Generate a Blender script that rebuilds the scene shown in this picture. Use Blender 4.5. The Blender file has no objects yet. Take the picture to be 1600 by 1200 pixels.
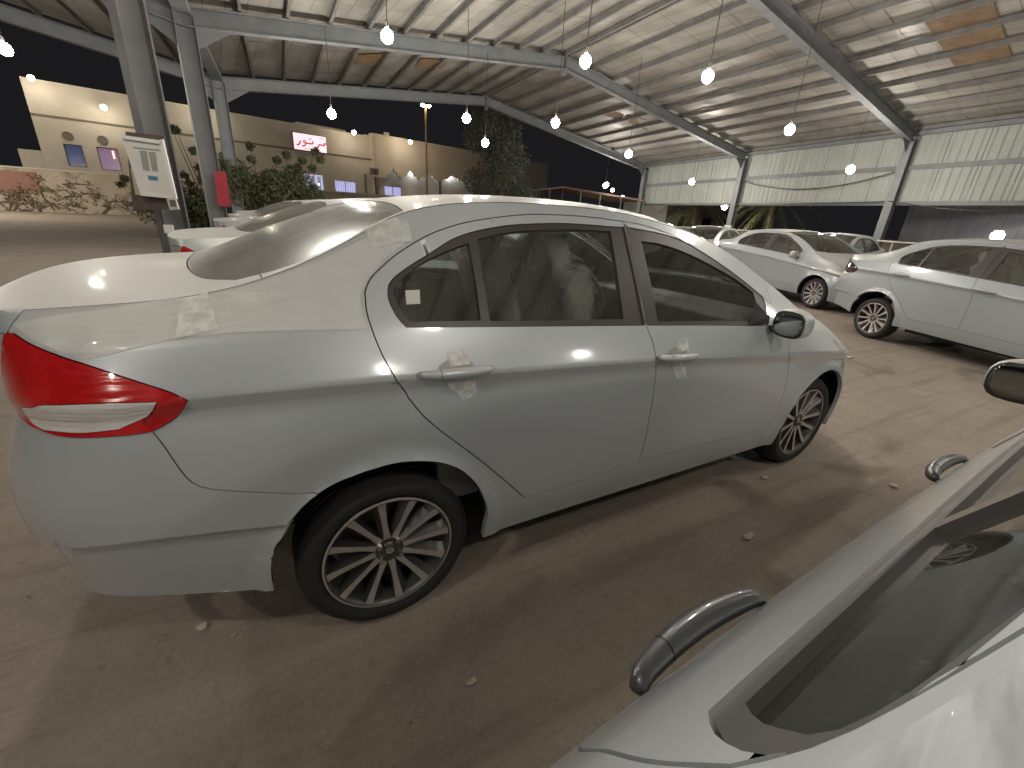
import bpy, bmesh, math, random
import numpy as np
from mathutils import Vector, Matrix
from mathutils.bvhtree import BVHTree
from mathutils.geometry import delaunay_2d_cdt
random.seed(4); RNG = np.random.default_rng(4)
S = bpy.context.scene
COL = S.collection
# ------------------------------------------------------------------ camera, world, exposure
CAM = np.array([-0.329, -2.064, 1.463]); YAW, PITCH, ROLL, F = 0.53822, -0.37004, 0.0606, 674.2
def cam_axes():
    f = np.array([math.sin(YAW)*math.cos(PITCH), math.cos(YAW)*math.cos(PITCH), math.sin(PITCH)])
    r = np.array([math.cos(YAW), -math.sin(YAW), 0.0]); u = np.cross(r, f)
    return r*math.cos(ROLL)+u*math.sin(ROLL), -r*math.sin(ROLL)+u*math.cos(ROLL), f
CR, CU, CF = cam_axes()
cam = bpy.data.objects.new('camera', bpy.data.cameras.new('camera')); COL.objects.link(cam)
M = Matrix((CR, CU, -CF)).transposed().to_4x4(); M.translation = Vector(CAM)
cam.matrix_world = M
cam.data.sensor_fit = 'HORIZONTAL'; cam.data.sensor_width = 36; cam.data.lens = 36*F/1600
cam.data.clip_start = 0.01; cam.data.clip_end = 1000
S.camera = cam
w = bpy.data.worlds.new('World'); S.world = w; w.use_nodes = True
bg = w.node_tree.nodes['Background']; bg.inputs[0].default_value = (0.0105, 0.0105, 0.0115, 1); bg.inputs[1].default_value = 1
S.view_settings.view_transform = 'Standard'; S.view_settings.look = 'None'
S.view_settings.exposure = 0.0; S.view_settings.gamma = 1
BULB = 470.0           # emission of the pendant bulbs
S.cycles.use_denoising = True; S.cycles.max_bounces = 7; S.cycles.transparent_max_bounces = 16
S.cycles.sample_clamp_indirect = 6; S.cycles.caustics_reflective = False; S.cycles.caustics_refractive = False

def ray(px):
    d = CF + CR*(px[0]-800)/F - CU*(px[1]-600)/F
    return d
def onz(px, z):
    d = ray(px); return CAM + d*((z-CAM[2])/d[2])
def onplane(px, P0, az):       # vertical plane through P0 running along direction az (2-vector)
    d = ray(px); n = np.array([-az[1], az[0], 0.0]); t = n@(np.array([P0[0], P0[1], 0])-CAM)/(n@d)
    return CAM + d*t

# ------------------------------------------------------------------ materials
MATS = {}
def mat(name, col=(.5,.5,.5), rough=.5, metal=0., coat=0., noise=None, bump=None, emit=None, estr=1., spec=.5, coat_rough=.05):
    if name in MATS: return MATS[name]
    m = bpy.data.materials.new(name); m.use_nodes = True; MATS[name] = m
    nt = m.node_tree; b = nt.nodes['Principled BSDF']
    b.inputs['Base Color'].default_value = (*col, 1); b.inputs['Roughness'].default_value = rough
    b.inputs['Metallic'].default_value = metal; b.inputs['Coat Weight'].default_value = coat
    b.inputs['Coat Roughness'].default_value = coat_rough; b.inputs['Specular IOR Level'].default_value = spec
    if emit:
        b.inputs['Emission Color'].default_value = (*emit, 1); b.inputs['Emission Strength'].default_value = estr
    if noise or bump:
        tc = nt.nodes.new('ShaderNodeTexCoord')
    if noise:    # (scale, detail, col2, lo, hi)
        n = nt.nodes.new('ShaderNodeTexNoise'); n.inputs['Scale'].default_value = noise[0]; n.inputs['Detail'].default_value = noise[1]
        n.inputs['Roughness'].default_value = .62
        r = nt.nodes.new('ShaderNodeValToRGB'); r.color_ramp.elements[0].color = (*col, 1); r.color_ramp.elements[1].color = (*noise[2], 1)
        r.color_ramp.elements[0].position = noise[3]; r.color_ramp.elements[1].position = noise[4]
        nt.links.new(tc.outputs['Object'], n.inputs['Vector']); nt.links.new(n.outputs[0], r.inputs[0]); nt.links.new(r.outputs[0], b.inputs['Base Color'])
    if bump:     # (scale, strength, distance)
        n = nt.nodes.new('ShaderNodeTexNoise'); n.inputs['Scale'].default_value = bump[0]; n.inputs['Detail'].default_value = 6
        bp = nt.nodes.new('ShaderNodeBump'); bp.inputs['Strength'].default_value = bump[1]; bp.inputs['Distance'].default_value = bump[2]
        nt.links.new(tc.outputs['Object'], n.inputs['Vector']); nt.links.new(n.outputs[0], bp.inputs['Height']); nt.links.new(bp.outputs[0], b.inputs['Normal'])
    return m
def glass_mat(name, tint, refl_rough=.02, base=.06, dust_haze=0.0):
    m = bpy.data.materials.new(name); m.use_nodes = True; MATS[name] = m; nt = m.node_tree; nt.nodes.clear()
    o = nt.nodes.new('ShaderNodeOutputMaterial'); t = nt.nodes.new('ShaderNodeBsdfTransparent'); t.inputs[0].default_value = (*tint, 1)
    g = nt.nodes.new('ShaderNodeBsdfGlossy'); g.inputs['Roughness'].default_value = refl_rough; g.inputs[0].default_value = (.95,.97,.95,1)
    lw = nt.nodes.new('ShaderNodeFresnel'); lw.inputs[0].default_value = 1.5
    ma = nt.nodes.new('ShaderNodeMath'); ma.operation = 'MULTIPLY_ADD'; ma.inputs[1].default_value = 1.15; ma.inputs[2].default_value = base-.04
    mx = nt.nodes.new('ShaderNodeMixShader'); nt.links.new(lw.outputs[0], ma.inputs[0]); nt.links.new(ma.outputs[0], mx.inputs[0])
    nt.links.new(t.outputs[0], mx.inputs[1]); nt.links.new(g.outputs[0], mx.inputs[2])
    last = mx.outputs[0]
    if dust_haze:
        d = nt.nodes.new('ShaderNodeBsdfDiffuse'); d.inputs[0].default_value = (.55,.53,.46,1)  # diffuse veil: dust, plus the brightness of reflections put into the colour
        m2 = nt.nodes.new('ShaderNodeMixShader'); tc = nt.nodes.new('ShaderNodeTexCoord')
        n = nt.nodes.new('ShaderNodeTexNoise'); n.inputs['Scale'].default_value = 4; n.inputs['Detail'].default_value = 8
        mm = nt.nodes.new('ShaderNodeMath'); mm.operation = 'MULTIPLY'; mm.inputs[1].default_value = dust_haze*2
        nt.links.new(tc.outputs['Object'], n.inputs['Vector']); nt.links.new(n.outputs[0], mm.inputs[0]); nt.links.new(mm.outputs[0], m2.inputs[0])
        nt.links.new(last, m2.inputs[1]); nt.links.new(d.outputs[0], m2.inputs[2]); last = m2.outputs[0]
    nt.links.new(last, o.inputs[0]); return m

# car paint: pearl white, fine dust, wavy film reflections
def paint_mat():
    m = mat('car_paint', (.63,.665,.67), .34, .22, 1.0, coat_rough=.07)
    nt = m.node_tree; b = nt.nodes['Principled BSDF']
    tc = nt.nodes.new('ShaderNodeTexCoord'); n = nt.nodes.new('ShaderNodeTexNoise'); n.inputs['Scale'].default_value = 5; n.inputs['Detail'].default_value = 9; n.inputs['Roughness'].default_value=.7
    r = nt.nodes.new('ShaderNodeMapRange'); r.inputs[1].default_value=.35; r.inputs[2].default_value=.7; r.inputs[3].default_value=.04; r.inputs[4].default_value=.16
    nt.links.new(tc.outputs['Object'], n.inputs['Vector']); nt.links.new(n.outputs[0], r.inputs[0]); nt.links.new(r.outputs[0], b.inputs['Coat Roughness'])
    # dust settles on faces that look up
    g = nt.nodes.new('ShaderNodeNewGeometry'); sx = nt.nodes.new('ShaderNodeSeparateXYZ'); nt.links.new(g.outputs['Normal'], sx.inputs[0])
    r2 = nt.nodes.new('ShaderNodeMapRange'); r2.inputs[1].default_value=.45; r2.inputs[2].default_value=1; r2.inputs[3].default_value=0; r2.inputs[4].default_value=.55
    mx = nt.nodes.new('ShaderNodeMix'); mx.data_type='RGBA'; mx.inputs[6].default_value=(.495,.535,.552,1); mx.inputs[7].default_value=(.57,.545,.48,1)
    cw_=nt.nodes.new('ShaderNodeMapRange'); cw_.inputs[1].default_value=.35; cw_.inputs[2].default_value=.95; cw_.inputs[3].default_value=1; cw_.inputs[4].default_value=.12; nt.links.new(sx.outputs[2],cw_.inputs[0]); nt.links.new(cw_.outputs[0],b.inputs['Coat Weight'])
    cr_=nt.nodes.new('ShaderNodeMapRange'); cr_.inputs[1].default_value=.35; cr_.inputs[2].default_value=.95; cr_.inputs[3].default_value=.34; cr_.inputs[4].default_value=.52; nt.links.new(sx.outputs[2],cr_.inputs[0]); nt.links.new(cr_.outputs[0],b.inputs['Roughness'])
    nt.links.new(sx.outputs[2], r2.inputs[0]); nt.links.new(r2.outputs[0], mx.inputs[0]); nt.links.new(mx.outputs[2], b.inputs['Base Color'])
    return m
PAINT = paint_mat()
def film_mat():
    m = bpy.data.materials.new('protective_film'); m.use_nodes = True; nt = m.node_tree; b = nt.nodes['Principled BSDF']
    b.inputs['Base Color'].default_value = (.80,.80,.77,1); b.inputs['Roughness'].default_value = .4; b.inputs['Coat Weight'].default_value=.5
    tc = nt.nodes.new('ShaderNodeTexCoord'); n = nt.nodes.new('ShaderNodeTexNoise'); n.inputs['Scale'].default_value = 5; n.inputs['Detail'].default_value = 3
    mp = nt.nodes.new('ShaderNodeMapping'); mp.inputs['Scale'].default_value = (1.0, 3.2, 3.6); mp.inputs['Rotation'].default_value=(0,.25,.3)
    v = nt.nodes.new('ShaderNodeTexWave'); v.inputs['Scale'].default_value=2.3; v.inputs['Distortion'].default_value=9; v.inputs['Detail'].default_value=3
    ad = nt.nodes.new('ShaderNodeMath'); ad.operation='MULTIPLY_ADD'; ad.inputs[1].default_value=.35
    bp = nt.nodes.new('ShaderNodeBump'); bp.inputs['Strength'].default_value=.6; bp.inputs['Distance'].default_value=.02
    nt.links.new(tc.outputs['Object'], mp.inputs[0]); nt.links.new(mp.outputs[0], n.inputs['Vector']); nt.links.new(mp.outputs[0], v.inputs['Vector'])
    nt.links.new(v.outputs[1], ad.inputs[0]); nt.links.new(n.outputs[0], ad.inputs[2]); nt.links.new(ad.outputs[0], bp.inputs['Height'])
    nt.links.new(bp.outputs[0], b.inputs['Normal']); nt.links.new(bp.outputs[0], b.inputs['Coat Normal'])
    t = nt.nodes.new('ShaderNodeBsdfTransparent'); mx = nt.nodes.new('ShaderNodeMixShader'); mx.inputs[0].default_value=.72
    o = nt.nodes['Material Output']; nt.links.new(t.outputs[0], mx.inputs[1]); nt.links.new(b.outputs[0], mx.inputs[2]); nt.links.new(mx.outputs[0], o.inputs[0])
    return m
FILM = film_mat()
def tape_mat(name, fac):
    m = bpy.data.materials.new(name); m.use_nodes = True; nt = m.node_tree; b = nt.nodes['Principled BSDF']
    b.inputs['Base Color'].default_value = (.82,.82,.78,1); b.inputs['Roughness'].default_value = .5
    tc = nt.nodes.new('ShaderNodeTexCoord'); n = nt.nodes.new('ShaderNodeTexNoise'); n.inputs['Scale'].default_value = 30; n.inputs['Detail'].default_value = 5
    bp = nt.nodes.new('ShaderNodeBump'); bp.inputs['Strength'].default_value=.6; bp.inputs['Distance'].default_value=.004
    nt.links.new(tc.outputs['Object'], n.inputs['Vector']); nt.links.new(n.outputs[0], bp.inputs['Height']); nt.links.new(bp.outputs[0], b.inputs['Normal'])
    mr = nt.nodes.new('ShaderNodeMapRange'); mr.inputs[1].default_value=.35; mr.inputs[2].default_value=.65; mr.inputs[3].default_value=fac-.25; mr.inputs[4].default_value=fac+.2
    t = nt.nodes.new('ShaderNodeBsdfTransparent'); mx = nt.nodes.new('ShaderNodeMixShader'); nt.links.new(n.outputs[0], mr.inputs[0]); nt.links.new(mr.outputs[0], mx.inputs[0])
    o = nt.nodes['Material Output']; nt.links.new(t.outputs[0], mx.inputs[1]); nt.links.new(b.outputs[0], mx.inputs[2]); nt.links.new(mx.outputs[0], o.inputs[0])
    return m
TAPE = tape_mat('tape', .68)
GLASS = glass_mat('window_glass', (.85,.90,.87), base=.10, dust_haze=.05)
BACKGLASS = glass_mat('rear_screen_glass', (.40,.43,.38), .24, .11, dust_haze=.17)
BLACK = mat('black_trim', (.045,.040,.038), .32, coat=.3)
BROWNTRIM = mat('window_trim', (.052,.044,.041), .38)
GAP = mat('dark_gap', (.012,.012,.012), .9)
RUBBER = mat('tyre_rubber', (.022,.021,.02), .78, bump=(60,.25,.004))
RIMDARK = mat('rim_dark', (.10,.097,.093), .38, .5)
RIMFACE = mat('rim_machined', (.52,.49,.46), .38, .55)
RIMSILVER = mat('rim_silver', (.50,.47,.44), .35, .8)
SEAT = mat('seat_fabric', (.30,.285,.26), .8, bump=(90,.3,.003))
DASH = mat('dash_plastic', (.12,.118,.11), .6)
BEIGE = mat('beige_trim', (.33,.29,.23), .7)
REDLENS = mat('red_lens',(.46,.006,.009),.18, 0, 1.0, noise=(9,3,(.62,.02,.018),.35,.7))
CLEARLENS = mat('clear_lens',(.72,.71,.69), .22, .15, 1.0, noise=(10,2,(.85,.85,.83),.35,.7))
for _m,_sc in ((REDLENS,16),(CLEARLENS,26)):
    nt=_m.node_tree; b=nt.nodes['Principled BSDF']; tc=nt.nodes.new('ShaderNodeTexCoord'); wv=nt.nodes.new('ShaderNodeTexWave'); wv.bands_direction='Z'; wv.inputs['Scale'].default_value=_sc; wv.inputs['Distortion'].default_value=5; wv.inputs['Detail'].default_value=1; bp=nt.nodes.new('ShaderNodeBump'); bp.inputs['Strength'].default_value=.1; bp.inputs['Distance'].default_value=.006; nt.links.new(tc.outputs['Object'],wv.inputs['Vector']); nt.links.new(wv.outputs[1],bp.inputs['Height']); nt.links.new(bp.outputs[0],b.inputs['Normal'])
CHROME = mat('chrome', (.75,.75,.73), .12, 1.)
GREYHANDLE = mat('grey_metallic', (.10,.10,.105), .34, .5, .5)
MIRRORGLASS = mat('mirror_glass', (.35,.38,.37), .03, 1.)
DARKGLASS = mat('dark_lens', (.05,.03,.035), .12, .2, 1.)
STEEL = mat('painted_steel', (.165,.178,.186), .55, noise=(2.2,8,(.235,.245,.25),.35,.75), bump=(12,.15,.01))
STEELD = mat('painted_steel_dark', (.12,.12,.12), .55, noise=(3,7,(.18,.175,.17),.35,.75))

# ------------------------------------------------------------------ mesh helpers
def setp(o, label=None, cat=None, group=None, kind=None):
    if label: o['label'] = label
    if cat: o['category'] = cat
    if group: o['group'] = group
    if kind: o['kind'] = kind
    return o
def link(name, me, m=None, parent=None):
    o = bpy.data.objects.new(name, me); COL.objects.link(o)
    if m is not None and not me.materials: me.materials.append(m)
    if parent: o.parent = parent
    return o
def empty(name, loc=(0,0,0), rz=0):
    o = bpy.data.objects.new(name, None); COL.objects.link(o); o.location = loc; o.rotation_euler = (0,0,rz); o.empty_display_size=.2
    return o
def smooth(me, on=True):
    me.polygons.foreach_set('use_smooth', [on]*len(me.polygons)); me.update()
def mesh(name, V, Fc, sm=False):
    me = bpy.data.meshes.new(name); me.from_pydata([tuple(map(float, v)) for v in V], [], [tuple(map(int, f)) for f in Fc]); me.validate()
    if sm: smooth(me)
    return me
class MB:
    def __init__(s): s.V=[]; s.F=[]
    def add(s, V, Fc):
        b=len(s.V); s.V += [tuple(map(float,v)) for v in V]; s.F += [tuple(i+b for i in f) for f in Fc]; return s
    def box(s, c, d, ax=None):
        c=np.array(c,float); d=np.array(d,float)/2
        A=np.eye(3) if ax is None else np.array(ax,float)
        P=[c+A[0]*d[0]*i+A[1]*d[1]*j+A[2]*d[2]*k for i in(-1,1) for j in(-1,1) for k in(-1,1)]
        return s.add(P,[(0,1,3,2),(4,6,7,5),(0,4,5,1),(2,3,7,6),(0,2,6,4),(1,5,7,3)])
    def beam(s, a, b, wd, ht, up=(0,0,1)):
        a=np.array(a,float); b=np.array(b,float); t=b-a; L=np.linalg.norm(t); t/=L
        sd=np.cross(t,up); sd/=np.linalg.norm(sd); u=np.cross(sd,t)
        return s.box((a+b)/2,(L,wd,ht),(t,sd,u))
    def ibeam(s, a, b, wd, ht, up=(0,0,1), tf=.02, tw=.015):
        a=np.array(a,float); b=np.array(b,float); t=b-a; L=np.linalg.norm(t); t/=L
        sd=np.cross(t,up); sd/=np.linalg.norm(sd); u=np.cross(sd,t); c=(a+b)/2
        s.box(c+u*(ht/2-tf/2),(L,wd,tf),(t,sd,u)); s.box(c-u*(ht/2-tf/2),(L,wd,tf),(t,sd,u)); s.box(c,(L,tw,ht-2*tf-.002),(t,sd,u)); return s
    def tube(s, pts, r, n=8, cap=True):
        pts=[np.array(p,float) for p in pts]; R=r if hasattr(r,'__len__') else [r]*len(pts); rings=[]; b=len(s.V); pu=None
        for i,p in enumerate(pts):
            t=pts[min(i+1,len(pts)-1)]-pts[max(i-1,0)]; t/=np.linalg.norm(t)+1e-12
            ref=pu if pu is not None else (np.array([0,0,1.]) if abs(t[2])<.9 else np.array([1.,0,0]))
            sd=np.cross(t,ref); sd/=np.linalg.norm(sd)+1e-12; u=np.cross(sd,t); pu=u
            for k in range(n):
                a=2*math.pi*k/n; s.V.append(tuple(p+R[i]*(math.cos(a)*sd+math.sin(a)*u)))
        for i in range(len(pts)-1):
            for k in range(n): s.F.append((b+i*n+k,b+i*n+(k+1)%n,b+(i+1)*n+(k+1)%n,b+(i+1)*n+k))
        if cap: s.F.append(tuple(b+k for k in range(n))[::-1]); s.F.append(tuple(b+(len(pts)-1)*n+k for k in range(n)))
        return s
    def prism(s, poly, y0, y1, axis=1):   # polygon in (x,z) extruded in y
        n=len(poly); b=len(s.V)
        for y in (y0,y1):
            for p in poly: s.V.append((p[0],y,p[1]) if axis==1 else ((y,p[0],p[1]) if axis==0 else (p[0],p[1],y)))
        s.F.append(tuple(b+i for i in range(n))); s.F.append(tuple(b+n+i for i in range(n))[::-1])
        for i in range(n): s.F.append((b+i,b+n+i,b+n+(i+1)%n,b+(i+1)%n))
        return s
    def build(s, name, m, parent=None, sm=False, bevel=0, seg=2):
        me=mesh(name,s.V,s.F)
        if True:
            bm=bmesh.new(); bm.from_mesh(me); bmesh.ops.recalc_face_normals(bm,faces=bm.faces)
            if bevel: bmesh.ops.bevel(bm,geom=[e for e in bm.edges],offset=bevel,segments=seg,profile=.6,affect='EDGES',clamp_overlap=True)
            bm.to_mesh(me); bm.free()
        if sm: smooth(me)
        return link(name,me,m,parent)
def lathe(prof, n=48):   # prof (r, y): axis along y, returns V,F
    V=[];Fc=[]; m=len(prof)
    for k in range(n):
        a=2*math.pi*k/n
        for r,y in prof: V.append((r*math.cos(a),y,r*math.sin(a)))
    for k in range(n):
        for i in range(m-1):
            a=k*m+i; b=((k+1)%n)*m+i; Fc.append((a,b,b+1,a+1))
    return V,Fc
def ellipsoid(c, r, e=2.0, nu=20, nv=12, fn=None):
    V=[];Fc=[]; sg=lambda x,p: math.copysign(abs(x)**p,x)
    for j in range(nv+1):
        ph=-math.pi/2+math.pi*j/nv
        for i in range(nu):
            th=2*math.pi*i/nu; p=2/e
            v=np.array([r[0]*sg(math.cos(ph),p)*sg(math.cos(th),p), r[1]*sg(math.cos(ph),p)*sg(math.sin(th),p), r[2]*sg(math.sin(ph),p)])
            if fn: v=fn(v)
            V.append(v+np.array(c))
    for j in range(nv):
        for i in range(nu): Fc.append((j*nu+i,j*nu+(i+1)%nu,(j+1)*nu+(i+1)%nu,(j+1)*nu+i))
    return V,Fc

# ------------------------------------------------------------------ THE CAR BODY: a lofted surface, nine lengthwise curves over 21 stations
def T(s): return np.array([[float(c) for c in r.split(',')] for r in s.split(';')])
C0=T("-.96,0,.38;-.945,.45,.385;-.885,.70,.40;-.72,.79,.385;-.5,.835,.345;-.3,.845,.30;-.1,.842,.285;.1,.84,.28;.35,.838,.275;.7,.836,.27;1.1,.834,.262;1.5,.832,.255;1.8,.832,.25;2.05,.832,.246;2.3,.835,.243;2.6,.84,.24;2.9,.82,.225;3.1,.765,.21;3.28,.62,.2;3.39,.34,.2;3.43,0,.2")
C1=T("-.98,0,.53;-.967,.45,.53;-.898,.705,.53;-.735,.805,.51;-.5,.85,.485;-.3,.862,.465;-.1,.862,.45;.1,.862,.44;.35,.861,.43;.7,.86,.42;1.1,.859,.41;1.5,.858,.40;1.8,.858,.39;2.05,.858,.385;2.3,.86,.38;2.6,.862,.375;2.9,.84,.36;3.1,.785,.345;3.3,.64,.33;3.42,.35,.32;3.47,0,.32")
C2=T("-1.0,0,.745;-.988,.45,.745;-.912,.712,.74;-.752,.817,.725;-.5,.852,.70;-.3,.862,.695;-.1,.864,.69;.1,.864,.685;.35,.863,.68;.7,.862,.67;1.1,.862,.655;1.5,.862,.64;1.8,.862,.63;2.05,.862,.62;2.3,.865,.61;2.6,.868,.60;2.9,.845,.575;3.1,.79,.54;3.31,.65,.49;3.44,.36,.45;3.49,0,.44")
C4=T("-.955,0,.985;-.935,.45,.985;-.86,.69,.99;-.72,.80,.997;-.5,.838,1.0;-.3,.853,.999;-.1,.862,.994;.1,.868,.986;.35,.872,.972;.7,.875,.953;1.1,.876,.931;1.5,.876,.902;1.8,.874,.875;2.05,.872,.852;2.3,.868,.828;2.6,.858,.80;2.9,.825,.765;3.1,.765,.73;3.27,.62,.67;3.4,.34,.61;3.45,0,.59")
C5=T("-.965,0,1.115;-.94,.45,1.115;-.85,.665,1.12;-.71,.745,1.125;-.5,.778,1.132;-.3,.79,1.137;-.1,.797,1.138;.1,.801,1.131;.35,.805,1.118;.7,.81,1.098;1.1,.812,1.066;1.5,.812,1.036;1.8,.81,1.013;2.05,.803,.993;2.3,.79,.965;2.6,.765,.925;2.9,.72,.865;3.05,.675,.82;3.2,.56,.76;3.33,.32,.71;3.38,0,.69")
C6=T("-.98,0,1.195;-.95,.40,1.193;-.865,.60,1.19;-.72,.645,1.20;-.5,.655,1.218;-.3,.652,1.268;-.1,.632,1.355;.08,.605,1.445;.33,.585,1.497;.7,.575,1.513;1.1,.575,1.497;1.5,.59,1.432;1.8,.615,1.345;2.05,.645,1.235;2.3,.68,1.115;2.55,.70,1.00;2.8,.66,.945;2.98,.60,.885;3.12,.49,.82;3.24,.28,.77;3.28,0,.75")
C8=T("-.98,0,1.195;-.97,0,1.20;-.92,0,1.212;-.77,0,1.228;-.56,0,1.25;-.36,0,1.332;-.12,0,1.425;.08,0,1.485;.35,0,1.528;.7,0,1.55;1.1,0,1.55;1.5,0,1.517;1.85,0,1.44;2.15,0,1.31;2.45,0,1.165;2.68,0,1.06;2.9,0,1.00;3.05,0,.945;3.17,0,.88;3.26,0,.80;3.28,0,.75")
C3=C4.copy(); C3[:,2]-=.040; C3[:,1]-=.014*np.minimum(1,C4[:,1]/.6)
C7=C8.copy(); C7[:,0]=(C8[:,0]*.6+C6[:,0]*.4); C7[:,1]=C6[:,1]*.58; C7[:,2]=C8[:,2]-(C8[:,2]-C6[:,2])*.27
CT=np.stack([C0,C1,C2,C3,C4,C5,C6,C7,C8])        # 9 x 21 x 3
_d=np.linalg.norm(np.diff(C4*.6+C6*.4,axis=0),axis=1); KU=np.concatenate([[0],np.cumsum(_d)]); UMAX=KU[-1]
def natspline(k, P):      # natural cubic spline: second derivatives
    n=len(k); h=np.diff(k); A=np.zeros((n,n)); B=np.zeros((n,)+P.shape[1:]); A[0,0]=A[-1,-1]=1
    for i in range(1,n-1):
        A[i,i-1]=h[i-1]; A[i,i]=2*(h[i-1]+h[i]); A[i,i+1]=h[i]; B[i]=6*((P[i+1]-P[i])/h[i]-(P[i]-P[i-1])/h[i-1])
    return np.linalg.solve(A,B.reshape(n,-1)).reshape(P.shape)
def spev(k,P,Md,u):
    u=np.clip(u,k[0],k[-1]); i=np.clip(np.searchsorted(k,u)-1,0,len(k)-2); h=k[i+1]-k[i]; a=(k[i+1]-u)/h; b=(u-k[i])/h
    sh=(len(u),)+(1,)*(P.ndim-1); a=a.reshape(sh); b=b.reshape(sh); h=h.reshape(sh)
    return a*P[i]+b*P[i+1]+((a**3-a)*Md[i]+(b**3-b)*Md[i+1])*h*h/6
PU=CT.transpose(1,0,2); MU=natspline(KU,PU)
def vweights():
    # basis rows for sections [0..4], [4..6], [6..8 mirrored]
    secs=[]
    k=np.arange(4.); secs.append((k,np.eye(4),natspline(k,np.eye(4))))
    k=np.arange(3.); secs.append((k,np.eye(3),natspline(k,np.eye(3))))
    return secs
SEC=vweights()
def Sv(u,v):
    u=np.atleast_1d(np.asarray(u,float)); v=np.atleast_1d(np.asarray(v,float)); C=spev(KU,PU,MU,u)   # N,9,3
    out=np.zeros((len(u),3)); v=np.clip(v,0,8)
    m=v<=3
    if m.any():
        k,E,Md=SEC[0]; Wt=spev(k,E,Md,v[m]); out[m]=np.einsum('nk,nkd->nd',Wt,C[m][:,0:4])
    m=(v>3)&(v<=4)
    if m.any():
        t=(v[m]-3)[:,None]; out[m]=C[m][:,3]*(1-t)+C[m][:,4]*t
    m=(v>4)&(v<=6)
    if m.any():
        k,E,Md=SEC[1]; Wt=spev(k,E,Md,v[m]-4); Wl=np.stack([np.clip(1-(v[m]-4),0,1),1-abs(v[m]-5),np.clip(v[m]-5,0,1)],-1)
        Wt=.35*Wt+.65*Wl; out[m]=np.einsum('nk,nkd->nd',Wt,C[m][:,4:7])
    m=v>6
    if m.any():
        # quadratic in (v-6)/2 symmetric about the centre line: through C6,C7,C8
        t=(8-v[m])/2; P6,P7,P8=C[m][:,6],C[m][:,7],C[m][:,8]
        # even part for x,z: P8 + b t^2 + c t^4 ; odd for y
        t=t[:,None]; r=np.zeros((len(t),3))
        for d in (0,2):
            a1=(P7-P8)[:,d:d+1]; a2=(P6-P8)[:,d:d+1]; c=(a2-4*a1)/(1-.25); b=a2-c; r[:,d:d+1]=P8[:,d:d+1]+b*t**2+c*t**4
        a1=P7[:,1:2]; a2=P6[:,1:2]; c=(a2-2*a1)/(1-.25); b=a2-c; r[:,1:2]=b*t+c*t**3
        out[m]=r
    # wheel-arch flare
    for cx in (0.0,2.65):
        d=np.hypot(out[:,0]-cx,out[:,2]-.31); d=np.hypot(out[:,0]-cx+(.045 if cx<1 else 0),out[:,2]-.31); fl=.013*np.clip((.435-d)/.03,0,1)**1.5*np.clip((3.4-v)/.3,0,1); out[:,1]+=fl
    out[:,1]*=-1
    return out
def Sn(u,v):
    e=.004; a=Sv(np.minimum(u+e,UMAX),v)-Sv(np.maximum(u-e,0),v); b=Sv(u,np.minimum(v+e,8))-Sv(u,np.maximum(v-e,0))
    n=np.cross(b,a); n/=np.linalg.norm(n,axis=1)[:,None]+1e-12
    return n
# orientation test
_t=Sn(np.array([KU[9]]),np.array([2.5]))[0]; NS=1 if _t[1]<0 else -1
NU,NV=300,161
GU,GV=np.meshgrid(np.linspace(0,UMAX,NU),np.linspace(0,8,NV),indexing='ij'); GP=Sv(GU.ravel(),GV.ravel())
_faces=[(i*NV+j,(i+1)*NV+j,(i+1)*NV+j+1,i*NV+j+1) for i in range(NU-1) for j in range(NV-1)]
BVH=BVHTree.FromPolygons([tuple(p) for p in GP],_faces)
def hit_uv(o,d):
    d=np.array(d,float); d/=np.linalg.norm(d)
    loc,nor,idx,dist=BVH.ray_cast(Vector(o),Vector(d))
    if loc is None:
        w_=GP-np.array(o); t=w_@d; q=np.linalg.norm(w_-t[:,None]*d,axis=1); i=int(np.argmin(q)); return GU.ravel()[i],GV.ravel()[i]
    i,j=divmod(idx,NV-1); u=GU[i,0]; v=GV[0,j]; du=GU[1,0]; dv=GV[0,1]; L=np.array(loc)
    p00,p10,p01=GP[i*NV+j],GP[(i+1)*NV+j],GP[i*NV+j+1]
    A=np.stack([p10-p00,p01-p00],-1); s=np.linalg.lstsq(A,L-p00,rcond=None)[0]
    return u+du*np.clip(s[0],0,1), v+dv*np.clip(s[1],0,1)
def PX(pts):
    P=np.array(pts,float)
    if len(P)>2:
        E=np.vstack([2*P[0]-P[1],P,2*P[-1]-P[-2]]); Q=[]
        for i in range(1,len(E)-2):
            p0,p1,p2,p3=E[i-1:i+3]
            for t in (0,.25,.5,.75): Q.append(.5*((2*p1)+(-p0+p2)*t+(2*p0-5*p1+4*p2-p3)*t*t+(-p0+3*p1-3*p2+p3)*t**3))
        P=np.array(Q+[P[-1]])
    elif len(P)==2: P=P[0]+(P[1]-P[0])*np.linspace(0,1,12)[:,None]
    return [hit_uv(CAM,ray(p)) for p in P]
def SIDE(pts): return [hit_uv((x,-3,z),(0,1,0)) for x,z in pts]
def uat(x,row=4):      # u where curve row has this x (side stations)
    k=np.linspace(KU[2],KU[18],800); return float(k[np.argmin(abs(spev(KU,PU,MU,k)[:,row,0]-x))])
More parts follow.
